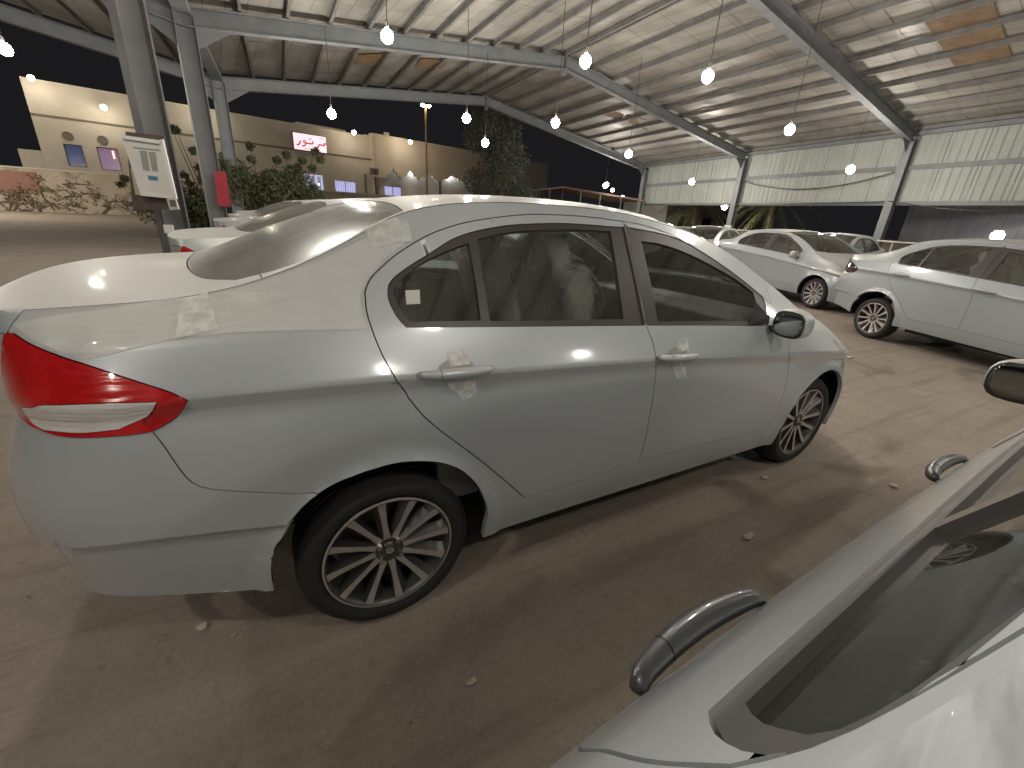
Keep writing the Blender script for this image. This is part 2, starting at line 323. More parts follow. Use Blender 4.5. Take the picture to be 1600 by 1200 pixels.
def cr(pts,n=None,step=.02,closed=False):    # Catmull-Rom through (u,v) points, resampled by 3-D length
    P=np.array(pts,float)
    if len(P)==2: Q=P[0]+(P[1]-P[0])*np.linspace(0,1,60)[:,None]
    else:
        E=np.vstack([2*P[0]-P[1],P,2*P[-1]-P[-2]]); Q=[]
        for i in range(1,len(E)-2):
            p0,p1,p2,p3=E[i-1:i+3]
            for t in np.linspace(0,1,14,endpoint=False):
                Q.append(.5*((2*p1)+(-p0+p2)*t+(2*p0-5*p1+4*p2-p3)*t*t+(-p0+3*p1-3*p2+p3)*t**3))
        Q.append(P[-1]); Q=np.array(Q)
    Q[:,1]=np.clip(Q[:,1],0,8); Q[:,0]=np.clip(Q[:,0],0,UMAX)
    X=Sv(Q[:,0],Q[:,1]); L=np.concatenate([[0],np.cumsum(np.linalg.norm(np.diff(X,axis=0),axis=1))])
    m=max(2,int(L[-1]/step)+1); s=np.linspace(0,L[-1],m)
    return np.stack([np.interp(s,L,Q[:,0]),np.interp(s,L,Q[:,1])],-1)
def loop(*segs):
    out=[]
    for s in segs:
        c=cr(s); out.append(c[:-1] if len(c)>1 else c)
    L=np.vstack(out)
    keep=[0]
    for i in range(1,len(L)):
        if np.hypot(L[i,0]-L[keep[-1],0],(L[i,1]-L[keep[-1],1])*.13)>.002: keep.append(i)
    L=L[keep]
    return L
VS=.13      # v to metres in the flat domain
def inside(P,poly):
    x,y=P[:,0],P[:,1]; r=np.zeros(len(P),bool); n=len(poly); j=n-1
    for i in range(n):
        xi,yi=poly[i]; xj,yj=poly[j]
        c=((yi>y)!=(yj>y)); 
        if c.any():
            with np.errstate(divide='ignore',invalid='ignore'): xx=(xj-xi)*(y-yi)/(yj-yi+1e-15)+xi
            r^=c&(x<xx)
        j=i
    return r
def region(name, outer, holes=(), m=None, parent=None, off=0.0, inset=.0018, flange=.022, grid=.024, both=True, inner=False, solid=None, mirror=False):
    """part cut out of the body surface: boundary loops in (u,v); returns mesh"""
    loops=[np.array(outer)*[1,VS]]+[np.array(h)*[1,VS] for h in holes]
    lo=loops[0].min(0); hi=loops[0].max(0)
    us=np.arange(lo[0]+grid/2,hi[0],grid); vs=np.unique(np.round(np.concatenate([np.arange(0,8.001,.125)]),4)); vs=vs[(vs*VS>lo[1])&(vs*VS<hi[1])]
    G=np.array([(a,b*VS) for a in us for b in vs]).reshape(-1,2)
    if len(G):
        k=inside(G,loops[0])
        for h in loops[1:]: k&=~inside(G,h)
        G=G[k]
        B=np.vstack([l for l in loops])
        if len(G):
            dm=np.min(((G[:,None,:]-B[None,:,:])**2).sum(-1),axis=1) if len(G)*len(B)<6e6 else np.concatenate([np.min(((g[:,None,:]-B[None])**2).sum(-1),axis=1) for g in np.array_split(G,20)])
            G=G[dm>(grid*.35)**2]
    verts=[];edges=[]
    for l in loops:
        b=len(verts); n=len(l); verts+= [tuple(p) for p in l]; edges+=[(b+i,b+(i+1)%n) for i in range(n)]
    verts+= [tuple(p) for p in G]
    r=delaunay_2d_cdt([Vector(v) for v in verts],edges,[],0,1e-7)
    V2=np.array([tuple(v) for v in r[0]]); tri=np.array([f for f in r[2]])
    c=V2[tri].mean(1); k=inside(c,loops[0])
    for h in loops[1:]: k&=~inside(c,h)
    tri=tri[k]
    u,v=V2[:,0],V2[:,1]/VS; P=Sv(u,v); N=Sn(u,v)*NS
    # boundary edges
    from collections import Counter
    ec=Counter(); od={}
    for f in tri:
        for a,b in ((f[0],f[1]),(f[1],f[2]),(f[2],f[0])): ec[(min(a,b),max(a,b))]+=1; od[(min(a,b),max(a,b))]=(a,b)
    be=[od[e] for e,n in ec.items() if n==1]
    # orientation: triangles CCW in (u,v); make normal match N
    f0=tri[len(tri)//2]; fn=np.cross(P[f0[1]]-P[f0[0]],P[f0[2]]-P[f0[0]]); flip=(fn@N[f0[0]])<0
    # inset
    acc=np.zeros_like(P); 
    for a,b in be:
        t=P[b]-P[a]; t/=np.linalg.norm(t)+1e-12; nn=N[a]+N[b]; nn/=np.linalg.norm(nn)+1e-12; q=np.cross(nn,t)*(1 if not flip else -1); acc[a]+=q; acc[b]+=q
    ln=np.linalg.norm(acc,axis=1); bm_=ln>1e-6
    cen=(abs(v-8)<1e-3)|(((u<1e-4)|(u>UMAX-1e-4)))
    Q=P+N*off
    ins=bm_&~cen; Q[ins]+=acc[ins]/ln[ins][:,None]*inset
    V=[tuple(p) for p in Q]; Fc=[tuple(int(i) for i in (f[::-1] if flip else f)) for f in tri]
    if flange:
        mp={}
        for a,b in be:
            if cen[a] and cen[b]: continue
            for i in (a,b):
                if i not in mp:
                    mp[i]=len(V); V.append(tuple(Q[i]-N[i]*flange))
            a_,b_=(b,a) if flip else (a,b)
            Fc.append((int(b_),int(a_),mp[a_],mp[b_]))
    me=bpy.data.meshes.new(name)
    if inner: Fc=[f[::-1] for f in Fc]
    me.from_pydata(V,[],Fc)
    sh=np.zeros(len(me.polygons),bool); sh[:len(tri)]=True; me.polygons.foreach_set('use_smooth',sh)
    # custom split: mark flange edges sharp
    if flange:
        es={(min(a,b),max(a,b)) for a,b in be}
        at=me.attributes.new('sharp_edge','BOOLEAN','EDGE'); ev=np.zeros(len(me.edges)*2,int); me.edges.foreach_get('vertices',ev); ev=ev.reshape(-1,2)
        at.data.foreach_set('value',[ (min(a,b),max(a,b)) in es for a,b in ev])
    me.update()
    return me
def mirrored(me):
    m2=me.copy(); n=len(m2.vertices); co=np.zeros(n*3); m2.vertices.foreach_get('co',co); co=co.reshape(-1,3); co[:,1]*=-1; m2.vertices.foreach_set('co',co.ravel()); m2.flip_normals(); m2.update(); return m2
def add_pair(name, me, m, parents, label=None):
    if not isinstance(parents,(list,tuple)): parents=(parents,parents)
    a=link(name,me,m,parents[0]); b=link(name,mirrored(me),m,parents[1]); return a,b
def whole(name, me, m, parent):        # both halves joined in one part, for panels across the centre line
    m2=mirrored(me); V=[tuple(v.co) for v in me.vertices]; n=len(V); V+=[tuple(v.co) for v in m2.vertices]
    Fc=[tuple(p.vertices) for p in me.polygons]+[tuple(i+n for i in p.vertices) for p in m2.polygons]; sh=[p.use_smooth for p in me.polygons]+[p.use_smooth for p in m2.polygons]
    me3=bpy.data.meshes.new(name); me3.from_pydata(V,[],Fc); me3.polygons.foreach_set('use_smooth',sh)
    bm=bmesh.new(); bm.from_mesh(me3); bmesh.ops.remove_doubles(bm,verts=[v for v in bm.verts if abs(v.co.y)<1e-4],dist=1e-4)
    for e in bm.edges:
        if len(e.link_faces)==2 and (e.link_faces[0].normal.dot(e.link_faces[1].normal)<.75) : e.smooth=False
    bm.to_mesh(me3); bm.free(); return link(name,me3,m,parent)

# --- outlines measured on the near side ---------------------------------------------------
door_rear_edge=PX([(820,778),(790,752),(745,715),(700,682),(668,656),(648,634),(622,597),(600,560),(583,520),(573,487),(570,457)])
door_top=PX([(570,457),(576,440),(589,424),(620,397),(662,371),(695,357),(735,346),(789,338),(831,335),(880,336),(930,340),(974,346)])
b_cut=PX([(974,346),(984,385),(996,440),(1007,499),(1022,542),(1025,575),(1023,600),(1016,645),(1008,688),(998,721)])
door_bot_r=PX([(998,721),(940,740),(880,760),(820,778)])
fd_top=PX([(974,346),(1010,353),(1060,372),(1110,402),(1150,430),(1185,458),(1206,476)])
fd_front=PX([(1206,476),(1222,500),(1232,530),(1233,560),(1229,595),(1221,625),(1211,652),(1196,668)])
fd_bot=PX([(1196,668),(1150,681),(1093,696),(1040,710),(998,721)])
L_rdoor=loop(door_rear_edge,door_top,b_cut,door_bot_r)
L_fdoor=loop(b_cut[::-1],fd_top,fd_front,fd_bot)
L_doors=loop(door_rear_edge,door_top,fd_top,fd_front,fd_bot,door_bot_r)
trim_r=[PX([(635,511),(760,510),(880,509),(1006,508)]),PX([(1006,508),(993,440),(981,385),(974,355)]),PX([(974,355),(952,354),(915,351),(873,349),(831,350),(789,353),(741,362),(707,374),(677,393),(643,414),(617,433),(608,445)]),PX([(608,445),(606,460),(611,477),(622,497),(635,511)])]
L_trim_r=loop(*trim_r)
L_quarter=loop(PX([(752,500),(700,501),(641,502)]),PX([(641,502),(627,484),(617,460)]),PX([(617,460),(619,446),(640,425),(664,408),(700,391),(733,379)]),PX([(733,379),(744,440),(752,500)]))
L_rglass=loop(PX([(975,498),(870,500),(767,501)]),PX([(767,501),(757,440),(747,373)]),PX([(747,373),(790,363),(840,359),(900,358),(955,361)]),PX([(955,361),(966,430),(975,498)]))
trim_f=[PX([(1012,508),(1110,508),(1200,509)]),PX([(1200,509),(1197,480),(1190,458)]),PX([(1190,458),(1165,435),(1129,410),(1086,385),(1040,367),(980,355)]),PX([(980,355),(987,385),(999,440),(1012,508)])]
L_trim_f=loop(*trim_f)
L_fglass=loop(PX([(1029,502),(1110,501),(1186,501)]),PX([(1186,501),(1184,480),(1178,456)]),PX([(1178,456),(1151,436),(1111,413),(1072,394),(1035,381),(1003,376)]),PX([(1003,376),(1018,440),(1029,502)]))
# lamps
tl_top=PX([(7,547),(14,519),(46,537),(92,556),(135,570),(183,586),(229,601),(266,613),(293,626)])
tl_tip=PX([(293,626),(275,652),(238,674)]); tl_bot=PX([(238,674),(192,680),(128,683),(92,680),(69,673),(46,661),(28,640),(16,620),(8,583),(7,547)])
L_tail=loop(tl_top,tl_tip,tl_bot)
L_lens=loop(PX([(39,634),(140,631),(247,628)]),PX([(247,628),(229,650),(188,670)]),PX([(188,670),(130,676),(75,672)]),PX([(75,672),(55,660),(39,634)]))
# arches as round openings
def arch(cx,r,zc=.315,a0=-12,a1=192,bot=.05):
    a=np.radians(np.linspace(a0,a1,22)); return SIDE([(cx+r*math.cos(t),zc+r*1.02*math.sin(t)) for t in a])
ar=PX([(757,824),(762,802),(758,784),(745,758),(724,737),(700,726),(670,721),(625,723),(580,734),(555,743),(526,755),(499,771),(475,791),(454,814),(438,837),(428,862),(424,896),(425,914)]); af=arch(2.65,.365)
L_arch_r=loop(ar,[ar[-1],(ar[-1][0],0.0)],[(ar[-1][0],0.0),(ar[0][0],0.0)],[(ar[0][0],0.0),ar[0]])
L_arch_f=loop(af,[af[-1],(af[-1][0],0.0)],[(af[-1][0],0.0),(af[0][0],0.0)],[(af[0][0],0.0),af[0]])
seam=PX([(238,674),(257,698),(280,732),(300,754),(328,764),(390,769),(470,772)])
def clipseam(pts, poly):
    P=cr(pts,step=.01); k=~inside(P*[1,VS],poly*[1,VS]); return P[k]
seam=clipseam(seam,L_arch_r); 
# full arch side of bumper: from seam end down the arch to v=0
def arch_part(L, lo_u, u_side):       # part of arch loop between seam end and bottom on given side
    return L
u_end=seam[-1][0]
arr=np.array(ar); ae=arr[(np.arange(len(arr))>int(np.argmax(arr[:,1])))&(arr[:,1]<seam[-1][1])]
ae=ae[np.argsort(-ae[:,1])]
tlb=cr(tl_bot,step=.01)
tl_left=tlb[np.argmin(tlb[:,0])]
tl_low=tlb[:np.argmin(tlb[:,0])+1]
L_bump=loop(seam,[seam[-1]]+[tuple(p) for p in ae],[tuple(ae[-1]),(ae[-1][0],0.0)],[(ae[-1][0],0.0),(0,0.0)],[(0,0.0),(0,4.15)],[(0,4.15),(tl_left[0],4.15)] if True else None,[(tl_left[0],4.15),tuple(tl_left)],[tuple(p) for p in tl_low[::-1]])
_l=PX([(82,853),(119,857),(229,845),(367,829),(424,823)])
L_low=loop([(0,_l[0][1])]+_l+[(_l[-1][0]+.2,_l[-1][1])],[(_l[-1][0]+.2,_l[-1][1]),(_l[-1][0]+.2,-.0)],[(_l[-1][0]+.2,0),(0,0)],[(0,0),(0,_l[0][1])])
_f=[PX([q])[0] for q in ((355,932),(388,884),(430,877))]
L_flap=loop([tuple(_f[0]),tuple(_f[1])],[tuple(_f[1]),tuple(_f[2]),(_f[2][0]+.1,_f[2][1])],[(_f[2][0]+.1,_f[2][1]),(_f[2][0]+.1,0)],[(_f[2][0]+.1,0),(_f[0][0]-.02,0)],[(_f[0][0]-.02,0),tuple(_f[0])])
hd_u=uat(2.93); fb_u=uat(2.98)
L_head=loop(SIDE([(2.80,.79),(2.95,.765),(3.1,.735)]),[SIDE([(3.1,.735)])[0],(KU[18],4.3)],[(KU[18],4.3),(KU[18],5.3)],[(KU[18],5.3)]+SIDE([(3.0,.80),(2.80,.845)])+SIDE([(2.80,.79)]))
fbs=SIDE([(2.86,.785),(2.93,.72),(2.97,.62)])
us_front=UMAX
L_fbump=loop([(UMAX,0.0),(UMAX,5.6)],[(UMAX,5.6),(KU[18],5.5)],[(KU[18],5.5),(KU[17],5.0),fbs[0]],fbs,[fbs[-1],(fbs[-1][0],0.0)],[(fbs[-1][0],0.0),(UMAX,0.0)])
u_wt=uat(1.62,8)
def U8(x):
    k=np.linspace(0,UMAX,1500); return float(k[np.argmin(abs(spev(KU,PU,MU,k)[:,8,0]-x))])
ug0,ug1=U8(-.54),U8(.10); uw0,uw1=U8(1.42),U8(2.52)
gr0=PX([(310,455)])[0]
L_back=loop([(ug0,8.0),(ug0+.004,7.2),(ug0+.03,6.6),(ug0+.10,6.22)],[(ug0+.10,6.22),(ug0+.25,6.10),(ug1-.1,6.10),(ug1+.01,6.14)],[(ug1+.01,6.14),(ug1+.02,7.0),(ug1,8.0)],[(ug1,8.0),(ug0,8.0)])
L_wind=loop([(uw0,8.0),(uw0-.02,7.0),(uw0-.12,6.16)],[(uw0-.12,6.16),(uw0+.4,6.12),(uw1-.12,6.12)],[(uw1-.12,6.12),(uw1-.02,7.0),(uw1,8.0)],[(uw1,8.0),(uw0,8.0)])
u_lid=ug0+.16
L_lid=loop([(0.0,5.3),(KU[2],5.3)],[(KU[2],5.3),(KU[2]+.06,6.0)],[(KU[2]+.06,6.0),(u_lid,6.0)],[(u_lid,6.0),(u_lid,8.0)],[(u_lid,8.0),(0.0,8.0)],[(0.0,8.0),(0.0,5.3)])
u_hood=uw1-.06
L_roof=loop([(u_lid,6.0),(u_hood,6.0)],[(u_hood,6.0),(u_hood,8.0)],[(u_hood,8.0),(u_lid,8.0)],[(u_lid,8.0),(u_lid,6.0)])
L_hood=loop([(u_hood,6.0),(UMAX-.01,6.0)],[(UMAX-.01,6.0),(UMAX-.01,8.0)],[(UMAX-.01,8.0),(u_hood,8.0)],[(u_hood,8.0),(u_hood,6.0)])
# fender: ahead of the door cut
fdc=cr(fd_front,step=.02); top_u=fdc[0][0]
L_fend=loop([(top_u,6.0),tuple(fdc[0])],[tuple(p) for p in fdc],[tuple(fdc[-1]),(fdc[-1][0]+.01,0.0)],[(fdc[-1][0]+.01,0.0),(UMAX,0.0)],[(UMAX,0.0),(UMAX,6.0)],[(UMAX,6.0),(top_u,6.0)])
L_side=loop([(0.0,0.0),(fdc[-1][0]+.01,0.0)],[(fdc[-1][0]+.01,0.0),tuple(fdc[-1])],[tuple(p) for p in fdc[::-1]],[tuple(fdc[0]),(top_u,6.0)],[(top_u,6.0),(0.0,6.0)],[(0.0,6.0),(0.0,0.0)])
def cutreg(name, outer, holes, **k):    # like region but holes may cross the outer edge: cut by classification on merged arrangement
    loops=[np.array(outer)]+[np.array(h) for h in holes]
    return region2(name,loops,**k)
def region2(name, loops, off=0., inset=.0018, flange=.022, grid=.024, inner=False, within=()):
    nl=len(loops); loops=list(loops)+[np.array(x) for x in within]
    ls=[l*[1,VS] for l in loops]; lo=ls[0].min(0); hi=ls[0].max(0)
    us=np.arange(lo[0]+grid/2,hi[0],grid); vs=np.arange(0,8.001,.125); vs=vs[(vs*VS>lo[1])&(vs*VS<hi[1])]
    G=np.array([(a,b*VS) for a in us for b in vs]); k=inside(G,ls[0])
    for h in ls[1:nl]: k&=~inside(G,h)
    for h in ls[nl:]: k&=inside(G,h)
    G=G[k]; B=np.vstack(ls); dm=np.concatenate([np.min(((g[:,None,:]-B[None])**2).sum(-1),axis=1) for g in np.array_split(G,30) if len(g)]); G=G[dm>(grid*.35)**2]
    verts=[];edges=[]
    for l in ls:
        b=len(verts); n=len(l); verts+=[tuple(p) for p in l]; edges+=[(b+i,b+(i+1)%n) for i in range(n)]
    verts+=[tuple(p) for p in G]
    r=delaunay_2d_cdt([Vector(v) for v in verts],edges,[],0,1e-7)
    V2=np.array([tuple(v) for v in r[0]]); tri=np.array([f for f in r[2]]); c=V2[tri].mean(1); k=inside(c,ls[0])
    for h in ls[1:nl]: k&=~inside(c,h)
    for h in ls[nl:]: k&=inside(c,h)
    return finish(name,V2,tri[k],off,inset,flange,inner)
def finish(name,V2,tri,off,inset,flange,inner):
    u,v=V2[:,0],V2[:,1]/VS; P=Sv(u,v); N=Sn(u,v)*NS
    
    # drop slivers left between two copies of the same outline
    own={}
    for i,f in enumerate(tri):
        for a,b in ((f[0],f[1]),(f[1],f[2]),(f[2],f[0])): own.setdefault((min(a,b),max(a,b)),[]).append(i)
    par=list(range(len(tri)))
    def fd(x):
        while par[x]!=x: par[x]=par[par[x]]; x=par[x]
        return x
    for q in own.values():
        if len(q)==2: par[fd(q[0])]=fd(q[1])
    rt=np.array([fd(i) for i in range(len(tri))]); un,ct=np.unique(rt,return_counts=True)
    if ct.max()>40: tri=tri[np.isin(rt,un[ct>12])]
    ec={}; od={}
    for f in tri:
        for a,b in ((f[0],f[1]),(f[1],f[2]),(f[2],f[0])):
            e=(min(a,b),max(a,b)); ec[e]=ec.get(e,0)+1; od[e]=(a,b)
    be=[od[e] for e,n in ec.items() if n==1]
    fn=np.cross(P[tri[:,1]]-P[tri[:,0]],P[tri[:,2]]-P[tri[:,0]]); flip=(fn*N[tri[:,0]]).sum()<0
    acc=np.zeros_like(P)
    for a,b in be:
        t=P[b]-P[a]; t/=np.linalg.norm(t)+1e-12; nn=N[a]+N[b]; nn/=np.linalg.norm(nn)+1e-12; q=np.cross(nn,t)*(1 if not flip else -1); acc[a]+=q; acc[b]+=q
    ln=np.linalg.norm(acc,axis=1); cen=(abs(v-8)<1e-3)|(u<1e-4)|(u>UMAX-1e-4); Q=P+N*off; ins=(ln>1e-6)&~cen; Q[ins]+=acc[ins]/ln[ins][:,None]*inset
    Q[cen,1]=np.where(abs(Q[cen,1])<.02,0,Q[cen,1])
    V=[tuple(p) for p in Q]; Fc=[tuple(int(i) for i in (f[::-1] if flip else f)) for f in tri]; nt=len(Fc)
    if flange:
        mp={}
        for a,b in be:
            if cen[a] and cen[b]: continue
            for i in (a,b):
                if i not in mp: mp[i]=len(V); V.append(tuple(Q[i]-N[i]*flange))
            a_,b_=(b,a) if flip else (a,b); Fc.append((int(b_),int(a_),mp[a_],mp[b_]))
    if inner: Fc=[f[::-1] for f in Fc]
    used=sorted({i for f in Fc for i in f}); rm={o:i for i,o in enumerate(used)}; V=[V[i] for i in used]; Fc=[tuple(rm[i] for i in f) for f in Fc]
    me=bpy.data.meshes.new(name); me.from_pydata(V,[],Fc); sh=np.zeros(len(Fc),bool); sh[:nt]=True; me.polygons.foreach_set('use_smooth',sh)
    if flange:
        es={(rm[a],rm[b]) for a,b in be}; es|={(b,a) for a,b in es}
        at=me.attributes.new('sharp_edge','BOOLEAN','EDGE'); ev=np.zeros(len(me.edges)*2,int); me.edges.foreach_get('vertices',ev); ev=ev.reshape(-1,2); at.data.foreach_set('value',[(int(a),int(b)) in es for a,b in ev])
    me.update(); return me

# ------------------------------------------------------------------ wheels
def make_wheel(parent, side, loc, style):
    """side -1: outer face towards -y. style: 'turbine' or 'star'"""
    e=empty('wheel',loc); e.parent=parent
    R=.308; Rr=.232; s=side
    prof=[(Rr-.006,-.088),(Rr+.004,-.100),(Rr+.02,-.108),(Rr+.05,-.110),(R-.022,-.101),(R-.006,-.086),(R,-.06)]
    V,Fc=[],[]
    n=72
    pr=prof+[(R-.001,-.045)]
    # grooved tread
    tread=[(R,-.05),(R,-.032),(R-.008,-.030),(R-.008,-.024),(R,-.022),(R,-.004),(R-.008,-.003),(R-.008,.003),(R,.004),(R,.022),(R-.008,.024),(R-.008,.03),(R,.032),(R,.06)]
    back=[(R-.006,.086),(R-.03,.1),(Rr+.02,.1),(Rr-.01,.09)]
    full=prof[:-1]+tread+back
    V,Fc=lathe([(r,y*(1 if s<0 else -1)) for r,y in full],n)
    o=MB().add(V,Fc).build('tyre',RUBBER,e,sm=True)
    # rim barrel and lip
    b=MB(); V,Fc=lathe([(Rr,-.100*-s*-1 if False else (-.100 if s<0 else .100)),(Rr-.004,(-.106 if s<0 else .106)),(Rr-.011,(-.104 if s<0 else .104)),(Rr-.018,(-.085 if s<0 else .085)),(Rr-.028,(.0)),(Rr-.03,(.085 if s<0 else -.085))],n)
    b.add(V,Fc); b.build('rim_barrel',RIMDARK if style=='turbine' else RIMSILVER,e,sm=True)
    V,Fc=lathe([(Rr-.001,s*.1045),(Rr-.004,s*.1065),(Rr-.008,s*.1055)],n); MB().add(V,Fc).build('rim_lip',RIMFACE,e,sm=True)
    V,Fc=lathe([(0,s*.02),(.17,s*.02)],28); MB().add(V,Fc).build('brake_disc',RIMSILVER if False else mat('brake_disc',(.16,.15,.14),.45,.8),e)
    # spokes
    if style=='turbine':
        ns=12; m1=MB(); face=MB()
        for k in range(ns):
            a=2*math.pi*(k+.2)/ns
            def pt(r,t,y): return (r*math.cos(a+t),y,r*math.sin(a+t))
            rr=[.052,.10,.15,.19,Rr-.012]; wd=[.013,.0092,.0102,.0122,.0148]; wd2=[.02,.03,.036,.042,.05]; yf=[.078,.083,.088,.093,.099]
            # machined face (a ribbon) with a dark sloping flank on one side
            Vf=[];Vs=[]
            for i,r in enumerate(rr):
                Vf+= [pt(r,-wd[i]/r,s*yf[i]),pt(r,wd[i]/r,s*yf[i])]
                Vs+= [pt(r,-wd[i]/r,s*(yf[i]-.001)),pt(r,wd[i]/r,s*(yf[i]-.001)),pt(r,(wd[i]+wd2[i]*.55)/r,s*(yf[i]-.028)),pt(r,wd[i]/r,s*(yf[i]-.045)),pt(r,-wd[i]/r,s*(yf[i]-.045))]
            face.add(Vf,[(2*i,2*i+1,2*i+3,2*i+2) for i in range(4)])
            m1.add(Vs,[(5*i+j,5*i+(j+1)%5,5*(i+1)+(j+1)%5,5*(i+1)+j) for i in range(4) for j in range(5)])
            sp=MB().add(Vs,[(5*i+j,5*i+(j+1)%5,5*(i+1)+(j+1)%5,5*(i+1)+j) for i in range(4) for j in range(5)]).build('spoke',RIMDARK,e)
            sp.data.materials.append(RIMFACE)
            me=sp.data; bm=bmesh.new(); bm.from_mesh(me); vv=[bm.verts.new(p) for p in Vf]
            for i in range(4):
                f=bm.faces.new((vv[2*i],vv[2*i+1],vv[2*i+3],vv[2*i+2])); f.material_index=1
            bm.to_mesh(me); bm.free()
    else:
        ns=9 if style=='star' else 8
        for k in range(ns):
            a=2*math.pi*(k+.3)/ns
            def pt(r,t,y): return (r*math.cos(a+t),y,r*math.sin(a+t))
            sp=MB(); rr=[.05,.12,Rr-.014]; wd=[.012,.014,.024 if style=='star' else .045]; Vs=[]
            for i,r in enumerate(rr): Vs+=[pt(r,-wd[i]/r,s*(.085+.006*i)),pt(r,wd[i]/r,s*(.085+.006*i)),pt(r,wd[i]/r,s*.06),pt(r,-wd[i]/r,s*.06)]
            sp.add(Vs,[(4*i+j,4*i+(j+1)%4,4*(i+1)+(j+1)%4,4*(i+1)+j) for i in range(2) for j in range(4)]); sp.build('spoke',RIMFACE,e)
    V,Fc=lathe([(0,s*.080),(.028,s*.080),(.032,s*.076),(.05,s*.078),(.060,s*.074),(.064,s*.05)],32)
    MB().add(V,Fc).build('hub',RIMDARK if style=='turbine' else RIMSILVER,e,sm=False)
    V,Fc=lathe([(0,s*.0835),(.021,s*.083),(.0255,s*.080)],24); MB().add(V,Fc).build('centre_cap',RIMDARK,e)
    for k in range(4):
        a=math.pi/4+k*math.pi/2+.1; V,Fc=lathe([(0,s*.018),(.010,s*.016),(.011,0),(.011,s*-.01)],6); V=[(x+.046*math.cos(a),y+s*.078,z+.046*math.sin(a)) for x,y,z in V]
        MB().add(V,Fc).build('lug_nut',CHROME,e)
    if style=='turbine':
        # slanted S-shaped emblem
        P=[(.0125,.011),(.004,.0115),(-.0115,.004),(.010,-.001),(.0115,-.0045),(-.004,-.0125),(-.0125,-.0075)]
        Q=[(.0125,.0045),(.0045,.0045),(-.0,.0035)]
        mb=MB(); 
        poly=[(.0138,.0085),(.0062,.0135),(-.0128,.0045),(-.0128,.0012),(-.0035,-.0035),(-.0095,-.0035),(-.0138,-.0085),(-.0062,-.0135),(.0128,-.0045),(.0128,-.0012),(.0035,.0035),(.0095,.0035)]
        for a_,b_ in (((1,.28),(.05,.92)),((.05,.92),(-.95,.28)),((-.95,.18),(.95,-.18)),((.95,-.28),(-.05,-.92)),((-.05,-.92),(-1,-.28))):
            a_=np.array(a_)*.0135; b_=np.array(b_)*.0135; mb.beam((-s*a_[0]*-1,s*.0850,a_[1]),(-s*b_[0]*-1,s*.0850,b_[1]),.003,.0042,up=(0,0,1) if abs(a_[0]-b_[0])>.001 else (1,0,0))
        mb.build('emblem',RIMFACE,e)
    return e

